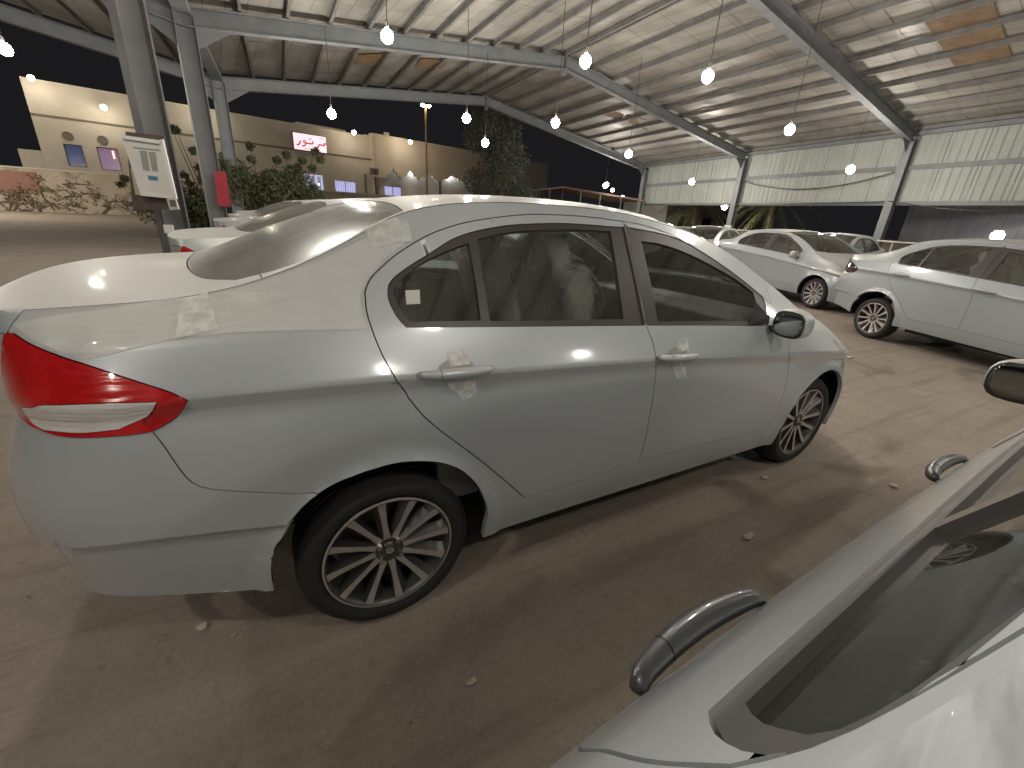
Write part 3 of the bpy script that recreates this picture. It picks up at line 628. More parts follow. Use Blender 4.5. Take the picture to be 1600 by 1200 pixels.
# ------------------------------------------------------------------ build the model car once
def make_car(name,label,cat='car'):
    car=empty(name); setp(car,label,cat)
    # side frame: quarter panel, sill, cant rail, windscreen pillar
    me=cutreg('body_side',L_side,[L_doors,L_arch_r,L_bump,L_tail,L_lid]); add_pair('body_side',me,PAINT,car)
    bm_=cutreg('rear_bumper',L_bump,[L_tail,L_low],inset=.0015); whole('rear_bumper',bm_,PAINT,car)
    bm_=cutreg('lower_bumper',L_bump,[L_flap],within=[L_low],off=-.024,inset=-.001,grid=.03); whole('lower_bumper',bm_,PAINT,car)
    bm_=cutreg('bumper_corner',L_bump,[],within=[L_low,L_flap],off=-.020,inset=.0015,flange=.014,grid=.02); add_pair('bumper_corner',bm_,PAINT,car)
    # doors
    D={}
    for nm,Ld,Lt,op in (('rear_door',L_rdoor,L_trim_r,[L_quarter,L_rglass]),('front_door',L_fdoor,L_trim_f,[L_fglass])):
        me=cutreg(nm,Ld,[Lt],inset=.0022); dn,df=add_pair(nm,me,PAINT,car); D[nm]=(dn,df)
        me=cutreg('window_frame',Lt,op,off=-.004,inset=.0005,flange=.02); add_pair('window_frame',me,BROWNTRIM,(dn,df))
        for g in op:
            me=cutreg('window_pane',g,[],off=-.012,inset=-.004,flange=0,grid=.05); add_pair('window_pane',me,GLASS,(dn,df))
    for nm,q in (('rear_door',[(974,354),(981,385),(993,440),(1006.5,509),(1008,506),(995.6,440),(983.6,385),(975.6,350)]),('front_door',[(976.6,350),(985,385),(997,440),(1009,504),(1012.5,509),(999.5,440),(987.5,385),(980.5,354)])):
        mid=4; lp=loop(PX(q[:4]),PX(q[3:5]),PX(q[4:]),PX([q[-1],q[0]])); me=cutreg('pillar_cover',lp,[],off=.0012,inset=0,flange=.004,grid=.03); add_pair('pillar_cover',me,BROWNTRIM,D[nm])
    # light surround, fenders, bumpers
    me=cutreg('front_fender',L_fend,[L_arch_f,L_fbump,L_head]); add_pair('front_fender',me,PAINT,car)
    me=cutreg('front_bumper',L_fbump,[L_head,L_arch_f]); whole('front_bumper',me,PAINT,car)
    me=cutreg('headlight',L_head,[],off=.002,flange=.03); add_pair('headlight',me,CLEARLENS,car)
    tn=cutreg('tail_light',L_tail,[L_lens],off=.006,inset=.001,flange=.03,grid=.012)
    tl=add_pair('tail_light',tn,REDLENS,car)
    me=cutreg('reversing_lens',L_lens,[],off=.0075,inset=.001,flange=.02,grid=.012); add_pair('reversing_lens',me,CLEARLENS,tl)
    me=cutreg('boot_lid',L_lid,[L_back,L_tail]); whole('boot_lid',me,PAINT,car)
    me=cutreg('roof',L_roof,[L_back,L_wind],inset=.002,flange=.01); whole('roof',me,PAINT,car)
    me=cutreg('bonnet',L_hood,[L_wind]); whole('bonnet',me,PAINT,car)
    me=cutreg('rear_screen',L_back,[],off=-.002,inset=.002,flange=.012,grid=.04); whole('rear_screen',me,BACKGLASS,car)
    me=cutreg('windscreen',L_wind,[],off=-.002,inset=.002,flange=.01,grid=.05); whole('windscreen',me,GLASS,car)
    me=cutreg('headliner',L_roof,[L_back,L_wind],off=-.03,inset=.0,flange=0,inner=True,grid=.06); whole('headliner',me,BEIGE,car)
    # inner skins stop the eye at the shut lines
    outer=[np.array([(0,0),(UMAX,0),(UMAX,6),(0,6)],float)]
    Lg_all=[L_trim_r,L_trim_f,L_arch_r,L_arch_f]
    big=loop([(.001,.05),(UMAX-.001,.05)],[(UMAX-.001,.05),(UMAX-.001,5.9)],[(UMAX-.001,5.9),(.001,5.9)],[(.001,5.9),(.001,.05)])
    me=cutreg('inner_skin',big,Lg_all,off=-.045,inset=0,flange=0,grid=.05); add_pair('inner_skin',me,GAP,car)
    # rear bumper lower step and mud flap seam
    # door handles
    for nm,(xa,xb,za,zb) in (('rear_door',(.055,.305,1.0,.992)),('front_door',(1.085,1.335,.944,.928))):
        for side,dr in zip((-1,1),D[nm]):
            pts=[];rs=[]
            for t in np.linspace(0,1,17):
                x=xa+(xb-xa)*t; z=za+(zb-za)*t; uu=hit_uv((x,-3,z),(0,1,0)); ys=abs(Sv([uu[0]],[uu[1]])[0,1])
                lift=.019*math.sin(math.pi*min(1,max(0,t)))**.55 +.007
                pts.append((x,side*(ys+lift),z)); rs.append(.0155*(.60+.48*math.sin(math.pi*t)**.5))
            mb=MB().tube(pts,rs,12); h=mb.build('door_handle',PAINT,dr,sm=True)
            for v in h.data.vertices: pass
            # finger cup
            u0,v0=hit_uv(((xa+xb)/2,-3,(za+zb)/2+.004),(0,1,0)); c=[]
            if side<0:
                cup=np.array([hit_uv(((xa+xb)/2+.062*math.cos(a),-3,(za+zb)/2+.006+.030*math.sin(a)),(0,1,0)) for a in np.linspace(0,2*math.pi,24,endpoint=False)])
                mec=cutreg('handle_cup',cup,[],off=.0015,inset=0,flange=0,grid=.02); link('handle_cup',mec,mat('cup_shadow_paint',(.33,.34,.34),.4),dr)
            # lock cylinder split line
            mb=MB(); V,Fc=lathe([(.0165,0),(.0165,.0015)],16); 
            mb.tube([np.array(pts[4])-(.001,0,0),np.array(pts[4])+(.001,0,0)],[rs[4]*1.02]*2,12).build('handle_joint',GAP,dr)
    # door mirrors
    for side,dr in zip((-1,1),D['front_door']):
        def sh(v):
            v=v.copy(); v[2]*=1-.18*max(0,side*v[1]/.1)*1.0; v[0]+= -.02*max(0,side*v[1]/.1); return v
        V,Fc=ellipsoid((2.0,side*.915,1.035),(.075,.085,.074),3.0,28,16,sh); V=[np.array(v) for v in V]
        V=[np.array((max(v[0],1.945),v[1],v[2])) for v in V]
        mr=MB().add(V,Fc).build('door_mirror',PAINT,dr,sm=True); 
        V,Fc=ellipsoid((1.943,side*.915,1.035),(.006,.078,.067),3.0,28,8,None); MB().add(V,Fc).build('mirror_housing',BLACK,mr,sm=True)
        V,Fc=ellipsoid((1.937,side*.917,1.037),(.004,.068,.056),3.2,28,8,None); MB().add(V,Fc).build('mirror_glass',MIRRORGLASS,mr,sm=True)
        MB().beam((2.0,side*.79,.985),(2.0,side*.87,.998),.06,.035).build('mirror_foot',BLACK,mr,bevel=.008)
        MB().add([(1.80,side*.808,1.02),(1.97,side*.806,1.012),(1.97,side*.80,1.05),(1.86,side*.765,1.13)],[(0,1,2,3)]).build('mirror_base',BLACK,dr)
    # wheels and wells
    for (x,st) in ((0,0),(2.65,0)):
        for s in (-1,1): make_wheel(car,s,(x-(.045 if x<1 else .0),s*.712,.308),'turbine')
        for s in (-1,1):
            V=[];Fc=[]; n=18
            for k in range(n+1):
                a=math.radians(-2+184*k/n)
                for y in (min(.858,float(np.interp(x+(-.05 if x<1 else 0)+.42*math.cos(a),C1[2:19,0],C1[2:19,1]))-.012),.5): V.append((x+(-.05 if x<1 else 0)+.42*math.cos(a),s*(y-.02),.315+.40*math.sin(a)))
            Fc=[(2*k,2*k+1,2*k+3,2*k+2) for k in range(n)]; V.append((x,s*.5,.3)); Fc+=[(2*k+1,2*k+3,len(V)-1) for k in range(n)]
            MB().add(V,Fc).build('wheel_arch_liner',GAP,car)
    # underbody, floor, trays
    mb=MB(); mb.box((1.32,0,.30),(1.75,1.55,.16)); mb.box((.1,0,.42),(.9,.98,.2)); mb.box((-.60,0,.52),(.5,1.3,.2)); mb.box((2.75,0,.45),(1.0,.98,.4)); mb.box((2.18,0,.72),(.06,1.5,.5)); mb.box((-.3,0,1.085),(.55,1.38,.03)); mb.build('underbody',GAP,car)
    mb=MB(); mb.box((2.02,0,.93),(.34,1.46,.16)); mb.box((2.2,0,.99),(.3,1.4,.05)); mb.box((1.86,.37,.98),(.16,.36,.12)); mb.build('dashboard',DASH,car,bevel=.03,sm=True)
    for s in (-1,1):
        MB().box((.62,s*.775,.74),(.95,.03,.58)).build('door_trim',DASH,car,bevel=.01); MB().box((1.55,s*.785,.7),(.85,.03,.56)).build('door_trim',DASH,car,bevel=.01)
    for s in (-.37,.37):
        for x0 in (1.05,):
            mb=MB(); mb.box((x0+.22,s,.56),(.50,.48,.16)); mb.build('front_seat_cushion',SEAT,car,bevel=.05,seg=4,sm=True)
            ax=np.array([[math.cos(.3),0,math.sin(.3)],[0,1,0],[-math.sin(.3),0,math.cos(.3)]])
            mb=MB(); mb.box((x0-.12,s,.93),(.15,.47,.62),ax); mb.build('front_seat_back',SEAT,car,bevel=.06,seg=4,sm=True)
            mb=MB(); mb.box((x0-.24,s,1.31),(.10,.26,.17),ax); mb.build('headrest',SEAT,car,bevel=.045,seg=4,sm=True)
    mb=MB(); mb.box((.2,0,.58),(.5,1.28,.18)); mb.build('rear_seat_cushion',SEAT,car,bevel=.05,seg=3,sm=True)
    ax=np.array([[math.cos(.42),0,math.sin(.42)],[0,1,0],[-math.sin(.42),0,math.cos(.42)]])
    mb=MB(); mb.box((-.14,0,.86),(.16,1.3,.6),ax); mb.build('rear_seat_back',SEAT,car,bevel=.06,seg=4,sm=True)
    for s in (-.42,.42):
        mb=MB(); mb.box((-.27,s,1.19),(.09,.26,.13),ax); mb.build('headrest',SEAT,car,bevel=.04,seg=3,sm=True)
    # steering wheel
    th=np.linspace(0,2*math.pi,33); c=np.array([1.68,.37,.99]); a1=np.array([0,1,0]); a2=np.array([-.4,0,.92])
    mb=MB().tube([c+.185*(math.cos(t)*a1+math.sin(t)*a2) for t in th],.016,8,False); mb.box(c,(.03,.34,.04)); mb.box(c-a2*.08,(.03,.05,.16)); mb.build('steering_wheel',DASH,car,sm=True)
    return car
def children(o): return [c for c in bpy.data.objects if c.parent==o]
def copy_tree(o,parent=None,kids=None,skip=()):
    c=o.copy(); COL.objects.link(c); c.parent=parent
    for ch in kids.get(o.name,[]):
        if ch.name.split('.')[0] not in skip: copy_tree(ch,c,kids,skip)
    return c
def kidmap():
    k={}
    for o in bpy.data.objects:
        if o.parent: k.setdefault(o.parent.name,[]).append(o)
    return k
hero=make_car('parked_car','silver-white saloon parked broadside in the middle with tape on its handles')
KIDS=kidmap()
def put(loc,yaw,label,skip=(),sc=1):
    c=copy_tree(hero,None,KIDS,skip); c.location=(loc[0],loc[1],0); c.rotation_euler=(0,0,yaw); c['label']=label
    if sc!=1: c.scale=(sc,)*3
    return c
exec_later=[]
#PART2
# ================================================================== GROUND
def ground_mat():
    m=bpy.data.materials.new('compacted_sand'); m.use_nodes=True; nt=m.node_tree; b=nt.nodes['Principled BSDF']; b.inputs['Roughness'].default_value=.86; b.inputs['Specular IOR Level'].default_value=.35
    tc=nt.nodes.new('ShaderNodeTexCoord')
    def noise(sc,det,ro=.6,dist=0):
        n=nt.nodes.new('ShaderNodeTexNoise'); n.inputs['Scale'].default_value=sc; n.inputs['Detail'].default_value=det; n.inputs['Roughness'].default_value=ro; n.inputs['Distortion'].default_value=dist
        nt.links.new(tc.outputs['Object'],n.inputs['Vector']); return n.outputs[0]
    def mix(f,a,c):
        x=nt.nodes.new('ShaderNodeMix'); x.data_type='RGBA'
        for s_,v in ((6,a),(7,c)):
            if isinstance(v,tuple): x.inputs[s_].default_value=(*v,1)
            else: nt.links.new(v,x.inputs[s_])
        nt.links.new(f,x.inputs[0]); return x.outputs[2]
    def rng(f,a,b_,c=0,d=1):
        r=nt.nodes.new('ShaderNodeMapRange'); r.inputs[1].default_value=a; r.inputs[2].default_value=b_; r.inputs[3].default_value=c; r.inputs[4].default_value=d; nt.links.new(f,r.inputs[0]); return r.outputs[0]
    big=rng(noise(.45,5,.6,.6),.35,.68); mid=rng(noise(2.6,9,.7),.36,.68); fine=rng(noise(45,6,.75),.35,.7); speck=rng(noise(160,2,.5),.68,.72)
    c=mix(big,(.26,.218,.178),(.36,.305,.252)); c=mix(rng(mid,0,1,0,.6),c,(.215,.18,.148)); c=mix(rng(fine,0,1,0,.5),c,(.42,.36,.30)); c=mix(rng(speck,0,1,0,.7),c,(.58,.53,.47))
    stain=rng(noise(.9,3,.5,1.2),.62,.70,0,.55); c=mix(stain,c,(.15,.122,.098))
    mp=nt.nodes.new('ShaderNodeMapping'); mp.inputs['Scale'].default_value=(.35,5.5,1); mp.inputs['Rotation'].default_value=(0,0,.12); nt.links.new(tc.outputs['Object'],mp.inputs[0]); n_=nt.nodes.new('ShaderNodeTexNoise'); n_.inputs['Scale'].default_value=1.6; n_.inputs['Detail'].default_value=8; n_.inputs['Roughness'].default_value=.65; nt.links.new(mp.outputs[0],n_.inputs['Vector'])
    c=mix(rng(n_.outputs[0],.52,.66,0,.45),c,(.17,.14,.113)); c=mix(rng(noise(11,7,.7),.56,.66,0,.4),c,(.19,.158,.128))
    nt.links.new(c,b.inputs['Base Color'])
    ad=nt.nodes.new('ShaderNodeMath'); ad.operation='MULTIPLY_ADD'; ad.inputs[1].default_value=.5; nt.links.new(noise(30,8,.75),ad.inputs[0]); nt.links.new(noise(3,5),ad.inputs[2])
    bp=nt.nodes.new('ShaderNodeBump'); bp.inputs['Strength'].default_value=.55; bp.inputs['Distance'].default_value=.03; nt.links.new(ad.outputs[0],bp.inputs['Height']); nt.links.new(bp.outputs[0],b.inputs['Normal'])
    return m
gx=np.concatenate([[-400,-150,-60,-30],np.arange(-16,32.1,.5),[50,100,250,400]]); gy=np.concatenate([[-400,-150,-60,-30],np.arange(-16,40.1,.5),[60,100,250,400]])
from mathutils import noise as MN
V=[];Fc=[]
for x in gx:
    for y in gy:
        h=0
        if -16<x<32 and -16<y<40: h=-.012*abs(MN.noise(Vector((x*.5,y*.5,0))))-.006*abs(MN.noise(Vector((x*2,y*2,3))))
        V.append((x,y,h))
ny=len(gy)
for i in range(len(gx)-1):
    for j in range(ny-1): Fc.append((i*ny+j,(i+1)*ny+j,(i+1)*ny+j+1,i*ny+j+1))
g=link('ground',mesh('ground',V,Fc,True),ground_mat()); setp(g,kind='structure')

# ================================================================== LIGHTS: pendant bulbs
BULBM=mat('lit_bulb',(1,1,1),.5,emit=(1.0,.925,.83),estr=BULB)
FLOODM=mat('lit_flood',(1,1,1),.5,emit=(1.0,.93,.80),estr=170)
SODM=mat('lit_sodium',(1,1,1),.5,emit=(1.0,.66,.36),estr=260)
def roofz(x,y):
    # height of the sheeting above a point
    t=(17.2-y)/(17.2-11.16); L=-.63-.34*t; Rr_=23.2-1.06*t; Rd=10.06-.34*t
    if x<L: z=5+1.45*(L-x)/10.5 if x>L-10.5 else 6.45
    elif x<Rd: z=5+1.46*(x-L)/(Rd-L)
    else: z=5+1.46*(Rr_-x)/(Rr_-Rd)
    return z
BG='bulbs hung on wires from the shed roof'
def bulb(x,y,z,label,r=.075,wire=True):
    t=empty('pendant_bulb',(x,y,z)); setp(t,label,'light bulb',BG)
    V,Fc=ellipsoid((0,0,0),(r,r,r*1.05),2,14,9); MB().add(V,Fc).build('bulb',BULBM,t,sm=True)
    MB().tube([(0,0,r*1.2),(0,0,r*1.2+.09)],[.028,.02],8).build('lamp_holder',BLACK,t)
    if wire:
        zt=roofz(x,y)-z; MB().tube([(0,0,r*1.2+.09),(.02,0,zt*.5),(0,0,zt)],.007,5).build('wire',BLACK,t)
    return t
BL=[((605,57),3.7,'bulb hanging above the saloon\'s boot, brightest and largest on the left half of the roof'),
((915,96),3.7,'bulb hanging just under the ridge joint of the middle rafter'),
((1106,120),3.7,'bulb hanging to the right of the ridge-joint bulb, over the saloon\'s bonnet'),
((1234,203),3.6,'bulb hanging above the pale car with its front to the right'),
((1329,265),3.6,'bulb hanging in front of the upper rail of the corrugated wall, middle bay'),
((868,192),3.6,'bulb hanging in front of the far rafter, right of the dark tree'),
((982,241),3.6,'bulb hanging beside the far right end of the far rafter'),
((1081,284),3.6,'bulb hanging in front of the corrugated wall\'s farthest bay'),
((946,290),3.5,'bulb hanging low over the dark carport roof beyond the shed'),
((518,178),3.6,'bulb hanging above the lit red and white sign'),
((729,185),3.6,'bulb hanging left of the dark tree, upper one'),
((758,223),3.6,'bulb hanging in front of the dark tree, lower one'),
((8,77),3.9,'bulb at the far left edge of the picture, hanging from the left roof span')]
for px,z,lb in BL:
    P=onz(px,z); d=np.linalg.norm(P-CAM); bulb(*P,lb,r=min(.13,.055+.0035*d))
for x,y,lb in ((-.7,2.1,'unseen bulb added high over the boot of the second saloon, above the picture'),(3.3,.6,'unseen bulb added high over the near saloon, above the picture'),(1.6,-3.9,'unseen bulb added high over the lower right saloon'),(5.4,-1.8,'unseen bulb added ahead of the gap between the two near saloons'),(-4.2,3.2,'unseen bulb added over the sand left of the thick column'),(-6.5,8.5,'unseen bulb added over the sand before the boundary wall'),(-4.2,-4.6,'unseen bulb added left behind the camera'),(-2.3,-2.3,'unseen bulb added over the boots of the two near saloons, behind the camera'),(1.2,-6.4,'unseen bulb added behind the camera'),(6.0,-6.6,'unseen bulb added behind the camera to the right'),(11.,-2.5,'bulb hanging beyond the lower right saloon\'s bonnet'),(15.5,.4,'unseen bulb added over the far aisle right of the picture')):
    bulb(x,y,3.7,lb,r=.075)  # unseen bulbs added outside the frame to raise the light levels

# ================================================================== SHED
L_=[(-.63,17.2),(-.97,11.16),(-1.13,4.75),(-1.55,-2.6),(-1.9,-9.5)]
R_=[(23.2,21.56),(22.14,13.69),(21.08,6.39),(20.0,-1.0),(19.0,-8.5)]
D_=[(10.06,19.26),(9.72,12.55),(9.4,5.75),(9.1,-1.2),(8.8,-8.6)]
LL=[(l[0]-10.5,l[1]-1.75) for l in L_]     # left span ridge
EZ,RZ=5.0,6.46
names_c={0:'farthest',1:'middle',2:'near'}
def column(name,p,h,label,wd=.3,dp=.42,az=(1,0),m=STEEL,base=True,group='steel columns of the shed'):
    o=empty(name,(p[0],p[1],0)); setp(o,label,'column',group)
    ax=np.array([az[0],az[1],0]); ax=ax/np.linalg.norm(ax); ay=np.array([-ax[1],ax[0],0]); A=(ax,ay,np.array([0,0,1.]))
    MB().box(ax*(dp/2),(.018,wd,h),A).box(-ax*(dp/2),(.018,wd,h),A).box((0,0,0),(dp-.022,.012,h-.001),A).build('post',m,o)
    for v in o.children: pass
    pst=[c for c in bpy.data.objects if c.parent==o][0]; pst.location=(0,0,h/2)
    bp=MB().box((0,0,.015),(dp+.12,wd+.12,.03),A); bp.build('base_plate',m,o)
    return o
LBL_L=['grey steel column at the far left corner of the shed, behind the red board','grey steel column in the middle of the left row, beside the red board','thick dark grey steel column at the left carrying the white board','grey steel column left of the saloon\'s boot, outside the picture','grey steel column farthest behind the camera, left row']
LBL_R=['grey steel column at the far end of the corrugated wall','grey steel column on the corrugated wall with a white box low on it','grey steel column on the corrugated wall nearest the right edge','grey steel column of the right row outside the picture','grey steel column of the right row farthest behind the camera']
for k in range(5):
    column('steel_column',L_[k],EZ,LBL_L[k],wd=.24 if k!=2 else .19,dp=.35 if k!=2 else .25,az=(1,.17) if k!=2 else (.86,.5),m=STEEL if k!=2 else STEELD)
    column('steel_column',R_[k],EZ-.1,LBL_R[k],wd=.26,dp=.36,az=(1,.1))
RL=['farthest rafter frame of the shed, closing its far end','grey rafter frame crossing the middle of the roof','grey rafter frame at the upper right, nearest the camera','grey rafter frame behind the camera','grey rafter frame farthest behind the camera']
for k in range(5):
    o=empty('roof_rafter',(D_[k][0],D_[k][1],0)); setp(o,RL[k],'roof beam','rafter frames of the shed'); b=np.array([D_[k][0],D_[k][1],0.])
    l=np.array([*L_[k],EZ-.05]);r=np.array([*R_[k],EZ-.05]);d=np.array([*D_[k],RZ-.05]);ll=np.array([*LL[k],RZ-.05])
    MB().ibeam(l-b,d-b,.22,.36).build('rafter_arm',STEEL,o); MB().ibeam(d-b,r-b,.22,.36).build('rafter_arm',STEEL,o); MB().ibeam(ll-b,l-b,.22,.36).build('rafter_arm',STEEL,o)
    # haunches and ridge plates
    for a,c in ((l,d),(r,d),(l,ll)):
        t=(c-a)/np.linalg.norm(c-a); MB().add([a-b+(0,0,-.18),a-b+t*.9+(0,0,-.18),a-b+(0,0,-.62),a-b+t*.04+(0,0,-.62)],[(0,1,3,2)]).build('haunch_plate',STEEL,o)
    MB().box(d-b+(0,0,-.05),(.03,.26,.6)).build('ridge_plate',STEEL,o)
# roof sheeting with ribs and foil insulation
def foil_mat():
    m=bpy.data.materials.new('foil_insulation'); m.use_nodes=True; nt=m.node_tree; b=nt.nodes['Principled BSDF']
    tc=nt.nodes.new('ShaderNodeTexCoord')
    def noise(sc,det,mapsc=None):
        n=nt.nodes.new('ShaderNodeTexNoise'); n.inputs['Scale'].default_value=sc; n.inputs['Detail'].default_value=det
        if mapsc:
            mp=nt.nodes.new('ShaderNodeMapping'); mp.inputs['Scale'].default_value=mapsc; nt.links.new(tc.outputs['Object'],mp.inputs[0]); nt.links.new(mp.outputs[0],n.inputs['Vector'])
        else: nt.links.new(tc.outputs['Object'],n.inputs['Vector'])
        return n.outputs[0]
    r=nt.nodes.new('ShaderNodeValToRGB'); r.color_ramp.elements[0].color=(.30,.285,.25,1); r.color_ramp.elements[1].color=(.44,.425,.385,1); r.color_ramp.elements[0].position=.34; r.color_ramp.elements[1].position=.66
    nt.links.new(noise(1.3,7,(1,.45,1)),r.inputs[0])
    # wire mesh holding the foil: thin dark lines
    br=nt.nodes.new('ShaderNodeTexBrick'); br.inputs['Scale'].default_value=1; br.inputs['Mortar Size'].default_value=.012; br.inputs['Brick Width'].default_value=1.25; br.inputs['Row Height'].default_value=.42; br.inputs['Color1'].default_value=(1,1,1,1); br.inputs['Color2'].default_value=(.80,.80,.80,1); br.inputs['Mortar'].default_value=(.45,.42,.4,1); br.offset=.0; br.inputs['Bias'].default_value=.2
    mp=nt.nodes.new('ShaderNodeMapping'); mp.inputs['Rotation'].default_value=(0,0,math.radians(86.5)); nt.links.new(tc.outputs['Object'],mp.inputs[0]); nt.links.new(mp.outputs[0],br.inputs['Vector'])
    mx=nt.nodes.new('ShaderNodeMix'); mx.data_type='RGBA'; mx.blend_type='MULTIPLY'; mx.inputs[0].default_value=.8; nt.links.new(r.outputs[0],mx.inputs[6]); nt.links.new(br.outputs[0],mx.inputs[7]); nt.links.new(mx.outputs[2],b.inputs['Base Color'])
    b.inputs['Metallic'].default_value=.3
    rr=nt.nodes.new('ShaderNodeMapRange'); rr.inputs[1].default_value=.4; rr.inputs[2].default_value=.62; rr.inputs[3].default_value=.72; rr.inputs[4].default_value=.45; nt.links.new(noise(.8,3),rr.inputs[0]); nt.links.new(rr.outputs[0],b.inputs['Roughness'])
    bp=nt.nodes.new('ShaderNodeBump'); bp.inputs['Strength'].default_value=.35; bp.inputs['Distance'].default_value=.03; nt.links.new(noise(5.5,6,(1,2.6,1)),bp.inputs['Height']); nt.links.new(bp.outputs[0],b.inputs['Normal'])
    return m
FOIL=foil_mat(); BROWNFOIL=mat('brown_insulation',(.17,.105,.055),.8,noise=(3,6,(.27,.18,.10),.35,.7),bump=(14,.5,.03))
PURL=mat('purlin_steel',(.15,.148,.14),.6,.1,noise=(3,4,(.22,.215,.20),.35,.7))
roof=empty('shed_roof',(9,6,5)); setp(roof,'insulated gable roof of the parking shed with foil lining, seen from below','roof'); RB=np.array([9,6,5.])
def P3(p,z): return np.array([p[0],p[1],z])
slopes=[(L_,EZ,D_,RZ),(R_,EZ,D_,RZ),(L_,EZ,LL,RZ)]
for si,(A,za,B,zb) in enumerate(slopes):
    for k in range(4):
        a0,a1,b0,b1=P3(A[k],za+.30),P3(A[k+1],za+.30),P3(B[k],zb+.30),P3(B[k+1],zb+.30)
        if k==0:
            e=.35; a0=a0+(a0-a1)/np.linalg.norm(a0-a1)*e; b0=b0+(b0-b1)/np.linalg.norm(b0-b1)*e
        # sheets ~1.2 m wide running down the slope
        n=5
        for i in range(n):
            t0,t1=i/n,(i+1)/n; q=lambda s,t:(a0*(1-t)+a1*t)*(1-s)+(b0*(1-t)+b1*t)*s
            V=[];Fc=[]; ms=12
            for j in range(ms+1):
                s=j/ms
                for ii,t in enumerate(np.linspace(t0+.0008,t1-.0008,5)):
                    sag=-.010*math.sin(math.pi*ii/4)+.006*MN.noise(Vector((s*14+si*5,t*20+k*7,i)))
                    p=q(s,t)-RB; p[2]+=sag+.004*((i+k)%2); V.append(p)
            for j in range(ms):
                for ii in range(4): Fc.append((j*5+ii,j*5+ii+1,(j+1)*5+ii+1,(j+1)*5+ii))
            link('roof_sheet',mesh('roof_sheet',V,Fc,True),FOIL,roof)
        # outer skin
    # purlins, parallel to the ridge, laid on the rafters
    np_=11
    for j in range(np_+1):
        s=j/np_*.985+.008
        for k in range(4):
            p0=P3(A[k],za+.22)*(1-s)+P3(B[k],zb+.22)*s; p1=P3(A[k+1],za+.22)*(1-s)+P3(B[k+1],zb+.22)*s
            if k==0: p0=p0+(p0-p1)/np.linalg.norm(p0-p1)*.3
            mb=MB(); c=(p0+p1)/2; t=p1-p0; L=np.linalg.norm(t); t/=L; sd=np.cross(t,(0,0,1)); sd/=np.linalg.norm(sd); A3=(t,sd,np.cross(sd,t))
            c=c-RB; mb.box(c,(L-.004,.004,.12),A3); mb.box(c+A3[2]*.058+sd*.032,(L-.004,.06,.004),A3); mb.box(c-A3[2]*.058-sd*.032,(L-.004,.06,.004),A3)
            mb.build('purlin',PURL,roof)
# metal skin above the lining so no sky light leaks
V=[];Fc=[]
for k in range(5):
    for (p,z) in ((LL[k],RZ),(L_[k],EZ),(D_[k],RZ),(R_[k],EZ)): V.append(P3(p,z+.40)-RB)
for k in range(4):
    for j in range(3): Fc.append((k*4+j,k*4+j+1,(k+1)*4+j+1,(k+1)*4+j))
link('outer_sheeting',mesh('outer_sheeting',V,Fc),STEEL,roof)
# brown patches in the lining
def patch(px4,label=None):
    V=[]
    for px in px4:
        d=ray(px); best=None
        for t in np.linspace(2,40,4000):
            p=CAM+d*t
            if p[2]>=roofz(p[0],p[1])+.262: best=p; break
        V.append(best-RB)
    link('brown_patch',mesh('brown_patch',V,[(0,1,2,3)]),BROWNFOIL,roof)
for q in ([(1440,28),(1548,-10),(1582,92),(1492,104)],[(556,86),(598,84),(596,100),(552,99)],[(656,92),(700,94),(690,108),(650,106)],[(944,170),(975,178),(970,190),(940,184)],[(978,178),(1010,186),(1012,206),(985,200)]): patch(q)
# eave gutter beams (valley on the left row, eave on the right)
for A,nm,lb in ((L_,'valley_gutter','long grey steel valley gutter over the left row of columns'),(R_,'eave_beam','long grey eave beam along the top of the corrugated wall')):
    for k in range(4):
        pass
    o=empty(nm,(A[0][0],A[0][1],EZ)); setp(o,lb,'gutter'); b=P3(A[0],EZ)
    for k in range(4):
        MB().beam(P3(A[k],EZ+.08)-b,P3(A[k+1],EZ+.08)-b,.16 if A is R_ else .3,.14).build('beam_length',STEEL,o)
